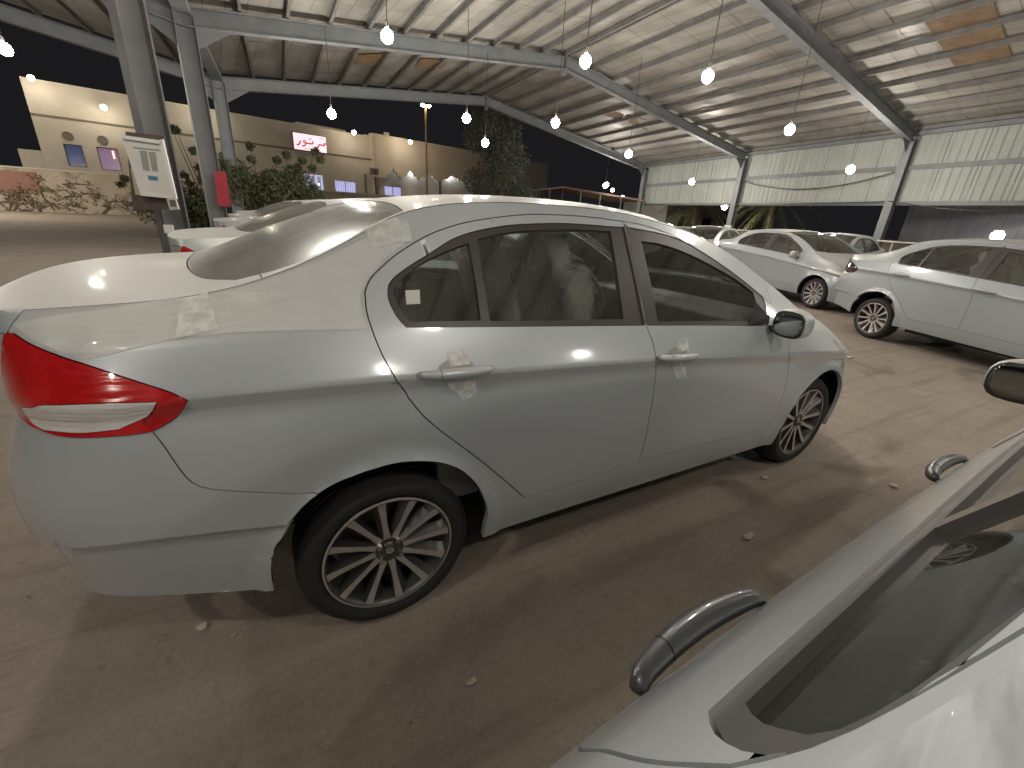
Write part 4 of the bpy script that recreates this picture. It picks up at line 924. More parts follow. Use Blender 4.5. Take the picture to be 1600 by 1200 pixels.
# corrugated cladding wall on the right
def zat(P,py):      # height at plan point P that shows at pixel row py
    lo,hi=-5.,12.
    for _ in range(50):
        m_=(lo+hi)/2; d=np.array([P[0],P[1],m_])-CAM; y=600-F*(d@CU)/(d@CF)
        if y>py: lo=m_
        else: hi=m_
    return (lo+hi)/2
CLAD=mat('cladding_sheet',(.35,.375,.345),.6,.0,noise=(1.2,6,(.42,.445,.41),.35,.7))
cw=empty('cladding_wall',(*R_[1],0)); setp(cw,'pale green-white corrugated sheet wall hung along the right row of columns','wall'); CB=np.array([*R_[1],0.])
zb=[zat(R_[0],320),zat(R_[1],320),zat(R_[2],319)]; zg=[zat(R_[0],290),zat(R_[1],279),zat(R_[2],262)]
zb+= [zb[-1]]*2; zg+=[zg[-1]]*2
for k in range(4):
    a,b=np.array(R_[k]),np.array(R_[k+1]); t=(b-a)/np.linalg.norm(b-a); nrm=np.array([-t[1],t[0]]); 
    if nrm[0]<0: nrm=-nrm
    n=7
    for lvl in (0,1):
        for i in range(n):
            V=[];Fc=[]; ss=np.linspace(i/n+.001,(i+1)/n-.001,25)
            for j,s in enumerate(ss):
                ph=(j%6); off=[0,0,.0,.03,.03,.0][ph] if j<24 else 0
                p=a*(1-s)+b*s+nrm*(.20+off+(.004 if lvl else 0))
                z0=(zb[k]*(1-s)+zb[k+1]*s) if lvl==0 else (zg[k]*(1-s)+zg[k+1]*s)-.02; z1=(zg[k]*(1-s)+zg[k+1]*s) if lvl==0 else EZ+.1
                V+= [np.array([p[0],p[1],z0])-CB,np.array([p[0],p[1],z1])-CB]
            for j in range(24): Fc.append((2*j,2*j+2,2*j+3,2*j+1))
            link('cladding_sheet',mesh('cladding_sheet',V,Fc),CLAD,cw)
    q=lambda p,z:np.array([p[0],p[1],z])-CB
    MB().beam(q(a+nrm*.13,zg[k]),q(b+nrm*.13,zg[k+1]),.07,.16).build('wall_rail',STEEL,cw); MB().beam(q(a+nrm*.13,zb[k]+.03),q(b+nrm*.13,zb[k+1]+.03),.07,.14).build('wall_rail',STEEL,cw)
# cables slung along the wall
def cable(pts,r,label):
    MBo=MB().tube(pts,r,6); b=np.array(pts[0]); MBo.V=[tuple(np.array(v)-b) for v in MBo.V]; o=MBo.build('power_cable',BLACK,None,sm=True); o.location=b; setp(o,label,'cable'); return o
def slung(p,q,sag,n=14): 
    p=np.array(p);q=np.array(q); return [p+(q-p)*t-np.array([0,0,sag*4*t*(1-t)]) for t in np.linspace(0,1,n)]
cable(slung((R_[1][0]-.1,R_[1][1],zg[1]-.05),(R_[2][0]-.1,R_[2][1],zg[2]-.1),.55),.02,'black cable sagging from the upper rail of the corrugated wall')
cable(slung((R_[0][0]-.1,R_[0][1],zb[0]+.05),(R_[2][0]-.1,R_[2][1],zb[2]+.1),.12),.02,'black cable along the bottom edge of the corrugated wall')
cable(slung((R_[2][0]-.2,R_[2][1],zb[2]+.1),(R_[3][0]-.2,R_[3][1],zb[3]+.1),.35),.02,'black cable drooping below the wall at the right edge')

# ---- things fixed to the columns on the left
WHITEP=mat('white_board',(.62,.61,.57),.5,noise=(6,5,(.70,.69,.66),.3,.7)); BROWNB=mat('brown_board',(.07,.05,.045),.7,noise=(9,5,(.11,.08,.07),.3,.7))
CAMD=CF/np.linalg.norm(CF)
def dist_y(px,y):
    d=ray(px); return CAM+d*((y-CAM[1])/d[1])
# board plane in front of near column
bc=np.array([-1.22,4.42]); baz=np.array([.80,-.60*.6]); baz/=np.linalg.norm(baz)
def onb(px,off=0.): return onplane(px,bc+np.array([baz[1],-baz[0]])*off,baz)
def quad_board(parent,name,pxs,m,off=0.,th=.02,base=None):
    P=[onb(p,off) for p in pxs]; n=np.array([baz[1],-baz[0],0]); V=[p-base for p in P]+[p+n*th-base for p in P]
    mb=MB().add(V,[(0,1,2,3),(7,6,5,4),(0,4,5,1),(1,5,6,2),(2,6,7,3),(3,7,4,0)]); return mb.build(name,m,parent)
nb=onb((235,265)); nbd=empty('notice_board',nb); setp(nbd,'white framed board with two grey columns of print, fixed to the thick left column','notice board')
quad_board(nbd,'backing_board',[(198,206),(258,213),(268,326),(210,330)],BROWNB,-.03,.02,nb)
quad_board(nbd,'panel',[(191,211),(254,220),(274,311),(222,306)],WHITEP,0,.02,nb)
for q in ([(191,211),(254,220),(256,226),(193,217)],[(222,300),(273,305),(274,311),(222,306)],[(250,219),(256,218),(278,311),(272,311)]): quad_board(nbd,'frame_rail',q,mat('board_frame',(.72,.72,.69),.4),.022,.02,nb)
GP_=mat('grey_print',(.30,.30,.28),.6); 
quad_board(nbd,'printed_column',[(218,235),(229,236),(234,267),(224,265)],GP_,.022,.003,nb); quad_board(nbd,'printed_column',[(232,237),(243,238),(247,268),(238,267)],GP_,.022,.003,nb)
quad_board(nbd,'printed_border',[(207,229),(250,234),(251,236),(208,231)],GP_,.022,.003,nb)
quad_board(nbd,'blue_emblem',[(231,274),(246,276),(247,282),(233,281)],mat('blue_print',(.08,.22,.34),.5),.022,.003,nb)
quad_board(nbd,'yellow_edge',[(204,262),(212,265),(222,306),(212,304)],mat('yellow_film',(.45,.40,.24),.5),-.005,.004,nb)
b2=onb((271,318)); bo=empty('small_sign',b2); setp(bo,'small cream framed plate below the right corner of the white board','plate')
quad_board(bo,'plate',[(262,311),(275,309),(281,327),(267,328)],mat('cream_plate',(.55,.52,.42),.5),.03,.02,b2); quad_board(bo,'plate_window',[(264,313),(274,312),(276,323),(267,323)],mat('grey_window',(.14,.14,.14),.3),.052,.003,b2)
sw=onb((264,358)); s2=MB().box((0,0,0),(.09,.06,.09)).build('switch_box',WHITEP,None,bevel=.008); s2.location=sw; setp(s2,'small white switch box low on the thick left column','switch box')
# red board at the farther columns
rb=onz((347,296),1.0); 
def onr(px): return onplane(px,np.array([-.62,10.75]),np.array([1,-.1]))
RED=mat('red_board',(.42,.035,.05),.55,noise=(3,3,(.50,.05,.07),.3,.7))
P=[onr(p) for p in ((334,268),(353,268),(361,323),(341,322))]; b=P[0]; V=[p-b for p in P]+[p-b+np.array([0,.04,0]) for p in P]
o=MB().add(V,[(0,1,2,3),(7,6,5,4),(0,4,5,1),(1,5,6,2),(2,6,7,3),(3,7,4,0)]).build('red_board',RED,None); o.location=b; setp(o,'plain red upright board hanging between the two farther left columns','board')
wb=np.array([R_[1][0]-.25,R_[1][1]-.1,zat(R_[1],360)]); o=MB().box((0,0,0),(.12,.4,.5)).build('meter_box',WHITEP,None,bevel=.01); o.location=wb; setp(o,'white meter box on the column behind the pale parked cars','meter box')

# ================================================================== BUILDING ON THE LEFT
def wallmat(name,c1,c2,sc=1.2): return mat(name,c1,.85,noise=(sc,9,c2,.33,.7),bump=(9,.25,.02))
CREAM=wallmat('cream_render',(.48,.44,.36),(.58,.54,.455),.5); CREAM2=wallmat('pale_render',(.56,.51,.42),(.64,.6,.52),.5); MOULD=mat('dark_band',(.17,.145,.11),.8)
H1=8.0
A0=onz((80,130),H1); A1=onz((570,213),H1); az=(A1-A0)[:2]; FL=np.linalg.norm(az); az/=FL; nf=np.array([az[1],-az[0]])     # towards the camera
if nf@(CAM[:2]-A0[:2])<0: nf=-nf
def onf(px,off=0.): 
    P0=A0[:2]+nf*off; return onplane(px,P0,az)
def along(p): return float((p[:2]-A0[:2])@az)
def facade_box(mb,s0,s1,z0,z1,o0,o1,base):
    c=A0[:2]+az*(s0+s1)/2+nf*(o0+o1)/2; mb.box(np.array([c[0],c[1],(z0+z1)/2])-base,(s1-s0,abs(o1-o0),z1-z0),(np.array([az[0],az[1],0]),np.array([nf[0],nf[1],0]),np.array([0,0,1.])))
bld=empty('office_building',(A0[0],A0[1],0)); setp(bld,'long cream single-storey building with a high parapet behind the boundary wall','building'); BB=np.array([A0[0],A0[1],0.])
sL=along(onf((30,120))); sR=along(onf((579,215)))
openings=[]   # (s0,s1,z0,z1)
def opn(pxtl,pxbr,off=0):
    a=onf(pxtl,off); b=onf(pxbr,off); return (along(a),along(b),b[2],a[2])
win_px=[((98,224),(137,262)),((150,229),(192,268)),((523,281),(558,306))]
door_px=((464,270),(509,330))
ops=[opn(*w) for w in win_px]; dq=opn(*door_px); dq=(dq[0],dq[1],0.05,dq[3]); ops.append(dq)
def wall_with_holes(name,s0,s1,z0,z1,ops,m,parent,base,off=0.,th=.3):
    ss=sorted({s0,s1,*[o[0] for o in ops],*[o[1] for o in ops]}); mb=MB()
    for i in range(len(ss)-1):
        a,b=ss[i],ss[i+1]; cuts=sorted([(o[2],o[3]) for o in ops if o[0]<=a+1e-6 and o[1]>=b-1e-6]); z=z0
        for c0,c1 in cuts:
            if c0>z: facade_box(mb,a,b,z,c0,off,off-th,base)
            z=c1
        if z1>z: facade_box(mb,a,b,z,z1,off,off-th,base)
    return mb.build(name,m,parent)
zband=onf((300,206))[2]
wall_with_holes('wall',sL,sR,0,H1,ops,CREAM,bld,BB)
mb=MB(); zz=onf((200,198))[2]; facade_box(mb,sL,sR,zz-.06,zz+.06,.05,.001,BB); mb.build('string_course',MOULD,bld)
mb=MB(); facade_box(mb,sL,sR,H1,H1+.08,.06,-.36,BB); mb.build('parapet_coping',CREAM2,bld)
mb=MB(); facade_box(mb,sL,sR,.1,H1-.4,-6,-8,BB); facade_box(mb,sL,sR,H1-.6,H1-.5,-.4,-8,BB); facade_box(mb,sL,sL+.3,0,H1,-.301,-8,BB); mb.build('building_back',CREAM,bld)
BLUEW=mat('blue_window',(.03,.045,.10),.15,emit=(.06,.09,.22),estr=.35); LITW=mat('lit_window',(.4,.42,.5),.3,emit=(.55,.55,.95),estr=.75); FRAMEW=mat('window_frame_white',(.6,.6,.62),.4)
for i,q in enumerate(ops[:2]):
    w_=empty('window'); w_.parent=bld; w_['label']='dark blue square window' if i==0 else 'square window with a pink and violet glow'
    mb=MB(); facade_box(mb,q[0],q[1],q[2],q[3],-.22,-.24,BB); mb.build('pane',BLUEW if i==0 else mat('violet_window',(.1,.07,.1),.15,emit=(.30,.19,.30),estr=.6),w_)
    if i==1:
        mb=MB(); facade_box(mb,q[0]+(q[1]-q[0])*.70,q[0]+(q[1]-q[0])*.80,q[2]+(q[3]-q[2])*.55,q[2]+(q[3]-q[2])*.9,-.19,-.21,BB); mb.build('lamp_reflection',mat('pink_reflection',(.8,.4,.4),.3,emit=(1,.45,.4),estr=2.),w_)  # glowing bar painted in as a lamp's reflection in the pane
    mb=MB()
    for a,b,c,d in ((q[0],q[1],q[3]-.06,q[3]),(q[0],q[1],q[2],q[2]+.06),(q[0],q[0]+.06,q[2]+.061,q[3]-.061),(q[1]-.06,q[1],q[2]+.061,q[3]-.061)): facade_box(mb,a,b,c,d,-.15,-.21,BB)
    mb.build('frame',MOULD,w_)
    # round vent above
    vp=onf(((106,213),(160,219))[i],.03); V,Fc=lathe([(0,0),(.26,0),(.28,-.04)],20); ang=math.atan2(az[1],az[0])
    V=[(vp[0]-BB[0]+x*az[0]+y*(-nf[0])*-1*-1,vp[1]-BB[1]+x*az[1]-y*nf[1]*1,vp[2]-BB[2]+z) for x,y,z in V]; MB().add(V,Fc).build('round_vent',MOULD,bld)
# lit barred window with white slanting reflections
def lit_window(q,parent,base,off,bars=True):
    w_=empty('window'); w_.parent=parent
    mb=MB(); facade_box(mb,q[0],q[1],q[2],q[3],off-.2,off-.22,base); mb.build('pane',LITW,w_)
    mb=MB(); n=2
    for a,b,c,d in ((q[0],q[1],q[3]-.05,q[3]),(q[0],q[1],q[2],q[2]+.05),(q[0],q[0]+.05,q[2]+.051,q[3]-.051),(q[1]-.05,q[1],q[2]+.051,q[3]-.051),((q[0]+q[1])/2-.03,(q[0]+q[1])/2+.03,q[2]+.051,q[3]-.051)): facade_box(mb,a,b,c,d,off-.12,off-.19,base)
    mb.build('frame',FRAMEW,w_)
    for k in range(9):
        s_=q[0]+(q[1]-q[0])*(k+.5)/9; c=A0[:2]+az*s_+nf*(off-.08); zc=(q[2]+q[3])/2; mb=MB()
        mb.beam(np.array([*(c-az*.12),q[2]])-base,np.array([*(c+az*.12),q[3]])-base,.015,.02); mb.build('window_bar',mat('bar_paint',(.35,.36,.5),.4),w_)
    return w_
lit_window(ops[2],bld,BB,0.)
# entrance
dr=empty('entrance'); dr.parent=bld; dr['label']='glazed entrance framed in white with bright lights behind'
q=dq; mb=MB(); facade_box(mb,q[0],q[1],q[2],q[3],-.24,-.26,BB); mb.build('pane',mat('entrance_glow',(.1,.1,.12),.2,emit=(.30,.31,.42),estr=.6,),dr)
mb=MB(); wq=q[1]-q[0]
for a,b,c,d in ((q[0],q[1],q[3]-.12,q[3]),(q[0],q[0]+.10,.05,q[3]-.121),(q[1]-.10,q[1],.05,q[3]-.121),(q[0]+wq*.36,q[0]+wq*.44,.05,q[3]-.121),(q[0]+wq*.72,q[0]+wq*.8,.05,q[3]-.121),(q[0]+.101,q[1]-.101,2.0,2.1)): facade_box(mb,a,b,c,d,-.12,-.23 if c!=2.0 else -.2,BB)
mb.build('door_frame',mat('lit_frame',(.75,.76,.85),.4,emit=(.6,.62,.95),estr=.6),dr)
for k in range(7):
    a=q[0]+wq*random.uniform(.08,.92); z=random.uniform(1.2,q[3]-.3); mb=MB(); c=A0[:2]+az*a-nf*.20; V,Fc=ellipsoid(np.array([c[0],c[1],z])-BB,(.07,.07,.08),2,8,6); mb.add(V,Fc); mb.build('indoor_lamp',mat('indoor_lamp',(1,1,1),.5,emit=(.9,.92,1.),estr=5),dr)
# surround of the entrance, slightly proud
a,b=dq[0]-.5,dq[1]+.5; mb=MB(); facade_box(mb,a,dq[0]-.002,0,dq[3]+.6,.10,.002,BB); facade_box(mb,dq[1]+.002,b,0,dq[3]+.6,.10,.002,BB); facade_box(mb,dq[0]-.001,dq[1]+.001,dq[3]+.05,dq[3]+.6,.10,.002,BB); mb.build('entrance_surround',CREAM,bld)
pp=along(onf((570,260),.1)); mb=MB(); facade_box(mb,pp-.08,pp+.08,0,4.6,.16,.01,BB); mb.build('downpipe',mat('pipe_grey',(.2,.18,.15),.6),bld)
# roof-top block and loudspeaker lamps
mb=MB(); a=along(onf((462,190),-2)); b=along(onf((540,205),-2)); z=onf((480,193),-2)[2]; facade_box(mb,a,b,H1-.5,z,-2,-5,BB); mb.build('rooftop_room',CREAM2,bld)
# the sign
sgn=empty('shop_sign',onf((482,222),.3)); setp(sgn,'lit white sign with red Arabic lettering on the parapet','sign'); SB=onf((482,222),.3)
s0=along(onf((456,205),.3)); s1=along(onf((509,212),.3)); z0=(onf((457,233),.3)[2]+onf((508,240),.3)[2])/2; z1=(onf((456,206),.3)[2]+onf((509,213),.3)[2])/2
mb=MB(); facade_box(mb,s0,s1,z0,z1,.32,.06,SB); mb.build('sign_box',mat('sign_box_side',(.3,.1,.12),.5),sgn)
mb=MB(); facade_box(mb,s0+.05,s1-.05,z0+.05,z1-.05,.34,.321,SB); mb.build('sign_face',mat('sign_face',(.8,.75,.78),.4,emit=(1,.78,.86),estr=.95),sgn)
REDE=mat('sign_red',(.55,.02,.05),.4,emit=(.75,.05,.08),estr=.55)
SW,SHh=s1-s0,z1-z0
def stroke(pts,wd,name='letter'):
    # pts in sign units: x 0..1 left to right, y 0..1 bottom to top
    mb=MB(); P=[np.array(p,float)*[SW,SHh] for p in pts]; L=[];Rr=[]
    for i,p in enumerate(P):
        t=P[min(i+1,len(P)-1)]-P[max(i-1,0)]; t/=np.linalg.norm(t)+1e-9; nn=np.array([-t[1],t[0]])*wd/2*SHh; L.append(p+nn); Rr.append(p-nn)
    V=[]
    for o_ in (.342,.350):
        for p in L+Rr:
            c=A0[:2]+az*(s0+p[0])+nf*o_; V.append(np.array([c[0],c[1],z0+p[1]])-SB)
    n=len(P); m_=2*n; Fc=[]
    for i in range(n-1):
        Fc+= [(i,i+1,n+i+1,n+i),(m_+i,m_+n+i,m_+n+i+1,m_+i+1),(i,m_+i,m_+i+1,i+1),(n+i,n+i+1,m_+n+i+1,m_+n+i)]
    return mb.add(V,Fc).build(name,REDE,sgn)
# meem-ra (right word)
th=np.linspace(0,2*math.pi,11); stroke([(.935+.022*math.cos(t),.56+.055*math.sin(t)) for t in th],.06)
stroke([(.95,.50),(.91,.46),(.86,.46),(.80,.47),(.77,.50),(.755,.43),(.73,.33),(.69,.27),(.66,.27)],.085)
# ta-waw-ra (left word)
stroke([(.575,.62),(.585,.50),(.56,.46),(.50,.45),(.42,.45),(.36,.46)],.085)
stroke([(.33+.03*math.cos(t),.53+.06*math.sin(t)) for t in th],.065); stroke([(.36,.50),(.36,.40),(.33,.30),(.27,.26),(.24,.28)],.08)
stroke([(.215,.56),(.20,.45),(.17,.35),(.12,.29),(.09,.30)],.085)
stroke([(.47,.72),(.50,.72)],.075); stroke([(.52,.73),(.55,.73)],.075)
for x in (.30,.35,.41,.46,.52,.58,.63,.68): stroke([(x,.13+.015*math.sin(x*60)),(x+.035,.125),(x+.04,.155)],.03)
for x in (.80,.85,.90): stroke([(x,.84),(x+.035,.835),(x+.037,.87)],.035)
# arcade block projecting beyond
P2=onz((580,209),H1+.35); OFF=float((P2[:2]-A0[:2])@nf)
ab=empty('arcade_building',(P2[0],P2[1],0)); setp(ab,'cream arcade with scalloped arches right of the sign','building'); AB=np.array([P2[0],P2[1],0.])
def ona(px,off=None): return onplane(px,A0[:2]+nf*(OFF if off is None else off),az)
s0a=along(P2); s1a=along(ona((858,250))); HA=H1+.35; sT=along(ona((820,244)))
zarch=ona((640,268))[2]; zspr=ona((690,285))[2]
cols_s=[along(ona((590,270))),along(ona((687,285))),along(ona((780,290))),along(ona((820,290)))]
pk=[ona((620,262)),ona((643,265)),ona((669,268)),ona((703,273))]
# parapet band with scalloped lower edge
zl=ona((600,272))[2]; ss=[s0a]; zz_=[zl]
poly=[(s0a,HA),(s1a,HA),(s1a,zspr)]
pts=[]
x=s1a; edge=[(s0a,zspr-.0)]
arcs=[(604,627,262),(630,655,264),(656,684,268),(692,724,273),(727,752,276),(754,782,279),(784,812,281)]
for (xa,xb,yt) in arcs:
    a=ona((xa,278+.05*(xa-600)));b=ona((xb,280+.05*(xb-600)));t=ona(((xa+xb)/2,yt)); sa,sb=along(a),along(b); za=a[2]
    for f,h in ((0,0),(.12,.35),(.25,.32),(.3,.62),(.42,.66),(.5,1),(.58,.66),(.7,.62),(.75,.32),(.88,.35),(1,0)): edge.append((sa+(sb-sa)*f,za+(t[2]-za)*h))
edge.append((s1a,edge[-1][1])); edge[0]=(s0a,edge[1][1]) 
V=[];Fc=[]
for o_ in (OFF,OFF-.3):
    for s_,z in edge:
        c=A0[:2]+az*s_+nf*o_; V+= [np.array([c[0],c[1],z])-AB,np.array([c[0],c[1],HA])-AB]
n=len(edge); 
for i in range(n-1): 
    Fc+=[(2*i,2*i+2,2*i+3,2*i+1),(2*n+2*i,2*n+2*i+1,2*n+2*i+3,2*n+2*i+2),(2*i,2*n+2*i,2*n+2*i+2,2*i+2),(2*i+1,2*i+3,2*n+2*i+3,2*n+2*i+1)]
MB().add(V,Fc).build('arched_parapet',CREAM,ab)
mb=MB(); facade_box(mb,s0a,s1a,HA,HA+.08,OFF+.06,OFF-.35,AB); mb.build('parapet_coping',CREAM2,ab)
mb=MB(); facade_box(mb,s0a-.3,s0a-.002,0,HA,OFF,0.02,AB); mb.build('return_wall',CREAM2,ab)
for s_ in (along(ona((590,285))),along(ona((688,290))),along(ona((752,300))),s1a-.2):
    mb=MB(); facade_box(mb,s_-.16,s_+.16,0,zspr+.35,OFF-.02,OFF-.28,AB); mb.build('arcade_column',mat('column_stone',(.22,.185,.14),.8),ab)
WSH=wallmat('white_render',(.55,.54,.50),(.62,.61,.57))
bw=ona((640,293),-1.2); w2=(along(ona((601,291),-1.2)),along(ona((628,306),-1.2)),1.2,ona((610,291),-1.2)[2])
def wall2(s0_,s1_,ops_): 
    return wall_with_holes('back_wall',s0_,s1_,0,HA,ops_,WSH,ab,AB,off=-1.2,th=.25)
wall2(s0a-.3,s1a,[w2]); lit_window(w2,ab,AB,-1.2)
mb=MB(); facade_box(mb,s0a,s1a,zarch+1.6,zarch+1.75,OFF-.301,-1.19,AB); facade_box(mb,s0a,s1a,HA-.3,HA-.2,-1.46,-8,AB); facade_box(mb,s1a-.3,s1a,0,HA,-1.451,-8,AB); mb.build('arcade_ceiling',CREAM2,ab)
for s_ in (along(ona((643,265),OFF-1)),along(ona((703,275),OFF-.8))):
    V,Fc=ellipsoid(np.array([*(A0[:2]+az*s_+nf*(OFF-1.0)),zarch+.2])-AB,(.12,.12,.12),2,10,8); MB().add(V,Fc).build('arcade_lamp',mat('arcade_lamp',(1,1,1),.5,emit=(.9,.92,1),estr=420),ab)
# end block beyond the tree
EB0=onz((816,243),H1+.35)
# rooftop box and lamp brackets
o=MB().box((0,0,.25),(.55,.5,.5)).build('rooftop_tank',CREAM2,ab,bevel=.05); p=ona((603,206),OFF-1.); o.location=np.array([p[0],p[1],HA-.0])-AB
acu=empty('air_conditioner',ona((585,268),.5)); setp(acu,'boxy outdoor air-conditioning unit in the corner beside the arcade','air conditioner')
MB().box((0,0,0),(.8,.35,.6)).build('case',mat('ac_case',(.16,.14,.12),.6),acu,bevel=.02); V,Fc=lathe([(0,-.19),(.2,-.19),(.22,-.176)],20); MB().add(V,Fc).build('fan_grille',BLACK,acu)
# wall-top floodlights of the building
def flood(px,P,label,r=.16,m=FLOODM):
    o=empty('floodlight',P); setp(o,label,'floodlight','floodlights on the buildings')
    d=CAM-P; a=math.atan2(d[1],d[0]); o.rotation_euler=(0,0,a)
    MB().box((-r*.9,0,r*.5),(r*.5,r*1.5,r*1.3)).build('lamp_case',BLACK,o,bevel=.01); V,Fc=ellipsoid((0,0,0),(r,r,r),2,16,10); MB().add(V,Fc).build('lamp_glass',m,o,sm=True)
    MB().beam((-r,0,r*.5),(-r-.35,0,r*.6),.05,.05).build('bracket',STEEL,o); return o
WF=mat('lit_warm_flood',(1,1,1),.5,emit=(1.0,.875,.70),estr=150)
for q_,o_,l_ in (((48,122),1.3,'warm floodlight on the top left corner of the cream building'),((162,168),1.3,'warm floodlight on the upper wall above the two square windows'),((320,167),1.6,'warm floodlight glowing beside the grey columns carrying the red board'),((553,207),1.6,'warm floodlight right of the lit sign, near the parapet top'),((641,222),OFF+1.6,'warm floodlight in front of the arcade parapet')):
    flood(0,onf(q_,o_),l_,.17,WF)
# ---- boundary wall with stained render and vines
W0=onz((-60,326),0); W1=onz((215,337),0); WZ=W0[:2]; waz=(W1-W0)[:2]; waz/=np.linalg.norm(waz); wn=np.array([waz[1],-waz[0]]); 
if wn@(CAM[:2]-WZ)<0: wn=-wn
def onw(px,off=0.): return onplane(px,WZ+wn*off,waz)
def stained():
    m=mat('stained_render',(.44,.375,.29),.9,noise=(.55,8,(.56,.50,.40),.35,.7),bump=(7,.4,.04)); nt=m.node_tree; b=nt.nodes['Principled BSDF']
    old=b.inputs['Base Color'].links[0].from_socket; tc=nt.nodes.new('ShaderNodeTexCoord'); n=nt.nodes.new('ShaderNodeTexNoise'); n.inputs['Scale'].default_value=1.1; n.inputs['Detail'].default_value=9; n.inputs['Distortion'].default_value=1.6
    nt.links.new(tc.outputs['Object'],n.inputs['Vector']); r=nt.nodes.new('ShaderNodeMapRange'); r.inputs[1].default_value=.54; r.inputs[2].default_value=.66; r.inputs[4].default_value=.6; nt.links.new(n.outputs[0],r.inputs[0])
    mx=nt.nodes.new('ShaderNodeMix'); mx.data_type='RGBA'; nt.links.new(r.outputs[0],mx.inputs[0]); nt.links.new(old,mx.inputs[6]); mx.inputs[7].default_value=(.16,.12,.08,1); nt.links.new(mx.outputs[2],b.inputs['Base Color']); return m
hw=onw((100,268))[2]; c=onw((80,300)); bwl=empty('boundary_wall',(c[0],c[1],0)); setp(bwl,'stained cream boundary wall with dry vines at the left','wall')
Lw=46.; a3=(np.array([*waz,0]),np.array([*wn,0]),np.array([0,0,1.])); MB().box((0,0,hw/2),(Lw,.25,hw),a3).build('wall_face',stained(),bwl); MB().box((0,0,hw+.04),(Lw,.33,.08),a3).build('coping',CREAM2,bwl)
sg=onw((27,284),.16); o=MB().box((0,0,0),(1.9,.05,1.25),a3).build('wall_panel',mat('faded_red_panel',(.27,.13,.10),.7,noise=(4,5,(.33,.18,.14),.3,.7)),None); o.location=sg; setp(o,'faded red panel on the stained boundary wall','panel')
_a=onf((27,232)); _b=onf((40,232)); _s0=along(_a); mb=MB(); facade_box(mb,_s0,sL-.01,0,_a[2],.02,-.3,_a); o=mb.build('low_parapet',CREAM,None); o.location=_a; setp(o,'short cream parapet end beside the building\'s left corner','parapet')
VINE=mat('dry_vine',(.13,.10,.065),.9,noise=(6,4,(.22,.18,.12),.3,.7))
rv=random.Random(8)
vn=MB()
for k in range(20):
    cx=rv.uniform(-20,230); p=onw((cx,330),.2); x0=p[:2]; zt=rv.uniform(.5,2.1); pts=[]; x=0; z=.0 if rv.random()<.5 else rv.uniform(.3,zt)
    dx=rv.uniform(-.5,.5)
    for i in range(9):
        pts.append(np.array([*(x0+waz*x),z+.02])); x+=dx*.5+rv.uniform(-.35,.35); z=max(.05,min(zt,z+rv.uniform(-.2,.5)))
    vn.tube(pts,[.035-.003*i for i in range(9)],4,False)
    for i in range(1,9):
        for j in range(2):
            q=pts[i]+np.array([rv.uniform(-.35,.35),-rv.uniform(0,.12),rv.uniform(-.25,.25)]); s_=rv.uniform(.05,.12); a=rv.uniform(0,3.1); vn.add([q+s_*np.array([math.cos(a),0,math.sin(a)]),q+s_*np.array([-math.sin(a),.3,math.cos(a)]),q-s_*np.array([math.cos(a),0,math.sin(a)])],[(0,1,2)])
o=vn.build('dry_vine',VINE,None); setp(o,kind='stuff')
# low kerb of rubble in front
# ================================================================== VEGETATION
def leafcloud(n,fn,size,seed,droop=0.):
    r=np.random.default_rng(seed); C=np.array([fn(r) for _ in range(n)]); 
    A=r.normal(size=(n,3)); A/=np.linalg.norm(A,axis=1)[:,None]; B=np.cross(A,r.normal(size=(n,3))); B/=np.linalg.norm(B,axis=1)[:,None]
    A[:,2]-=droop; A/=np.linalg.norm(A,axis=1)[:,None]; s=size*r.uniform(.6,1.4,(n,1))
    V=np.stack([C-A*s,C+B*s*.28,C+A*s,C-B*s*.28],1).reshape(-1,3); Fc=np.arange(n*4).reshape(-1,4)
    me=bpy.data.meshes.new('leaves'); me.vertices.add(len(V)); me.vertices.foreach_set('co',V.ravel()); me.loops.add(n*4); me.loops.foreach_set('vertex_index',Fc.ravel()); me.polygons.add(n); me.polygons.foreach_set('loop_start',np.arange(0,n*4,4)); me.polygons.foreach_set('loop_total',np.full(n,4)); me.update(); me.validate(); return me
LEAF=mat('dull_leaf',(.06,.075,.032),.7,noise=(1.2,4,(.15,.16,.08),.3,.7)); LEAF2=mat('grey_green_leaf',(.075,.09,.065),.7,noise=(.8,4,(.15,.165,.12),.3,.7)); BARK=mat('bark',(.10,.08,.055),.9,noise=(8,5,(.17,.14,.1),.3,.7),bump=(12,.6,.03))
def clumps(cs,r0):
    def f(r):
        c=cs[r.integers(len(cs))]; d=r.normal(size=3); d/=np.linalg.norm(d); return np.array(c[:3])+d*c[3]*r.random()**.45*np.array([1,1,.85])
    return f
def tree(name,label,base,h,rad,seed,nleaf,m,cat='tree',trunk=.14,size=.13,low=.15):
    o=empty(name,(base[0],base[1],0)); setp(o,label,cat); r=random.Random(seed); cs=[]
    mb=MB(); mb.tube([(0,0,0),(.05,0,h*.25),(0,.06,h*.5),(0,0,h*.85)],[trunk,trunk*.8,trunk*.5,.03],8)
    for k in range(26):
        z=h*r.uniform(low,1.0); f=1-abs(z/h-.5)*1.15; a=r.uniform(0,6.28); R_r=rad*f*r.uniform(.3,1); x,y=R_r*math.cos(a),R_r*math.sin(a); cs.append((x,y,z,rad*r.uniform(.22,.42)))
        mb.tube([(0,0,z*.7),(x*.5,y*.5,z*.88),(x,y,z)],[trunk*.35,trunk*.2,.01],5,False)
    mb.build('trunk',BARK,o,sm=True); link('crown',leafcloud(nleaf,clumps(cs,0),size,seed),m,o); return o
def dist_pt(px,dist):
    d=ray(px); d=d/np.linalg.norm(d); return CAM+d*dist
p=dist_pt((768,310),31); zt=dist_pt((768,184),31)[2]
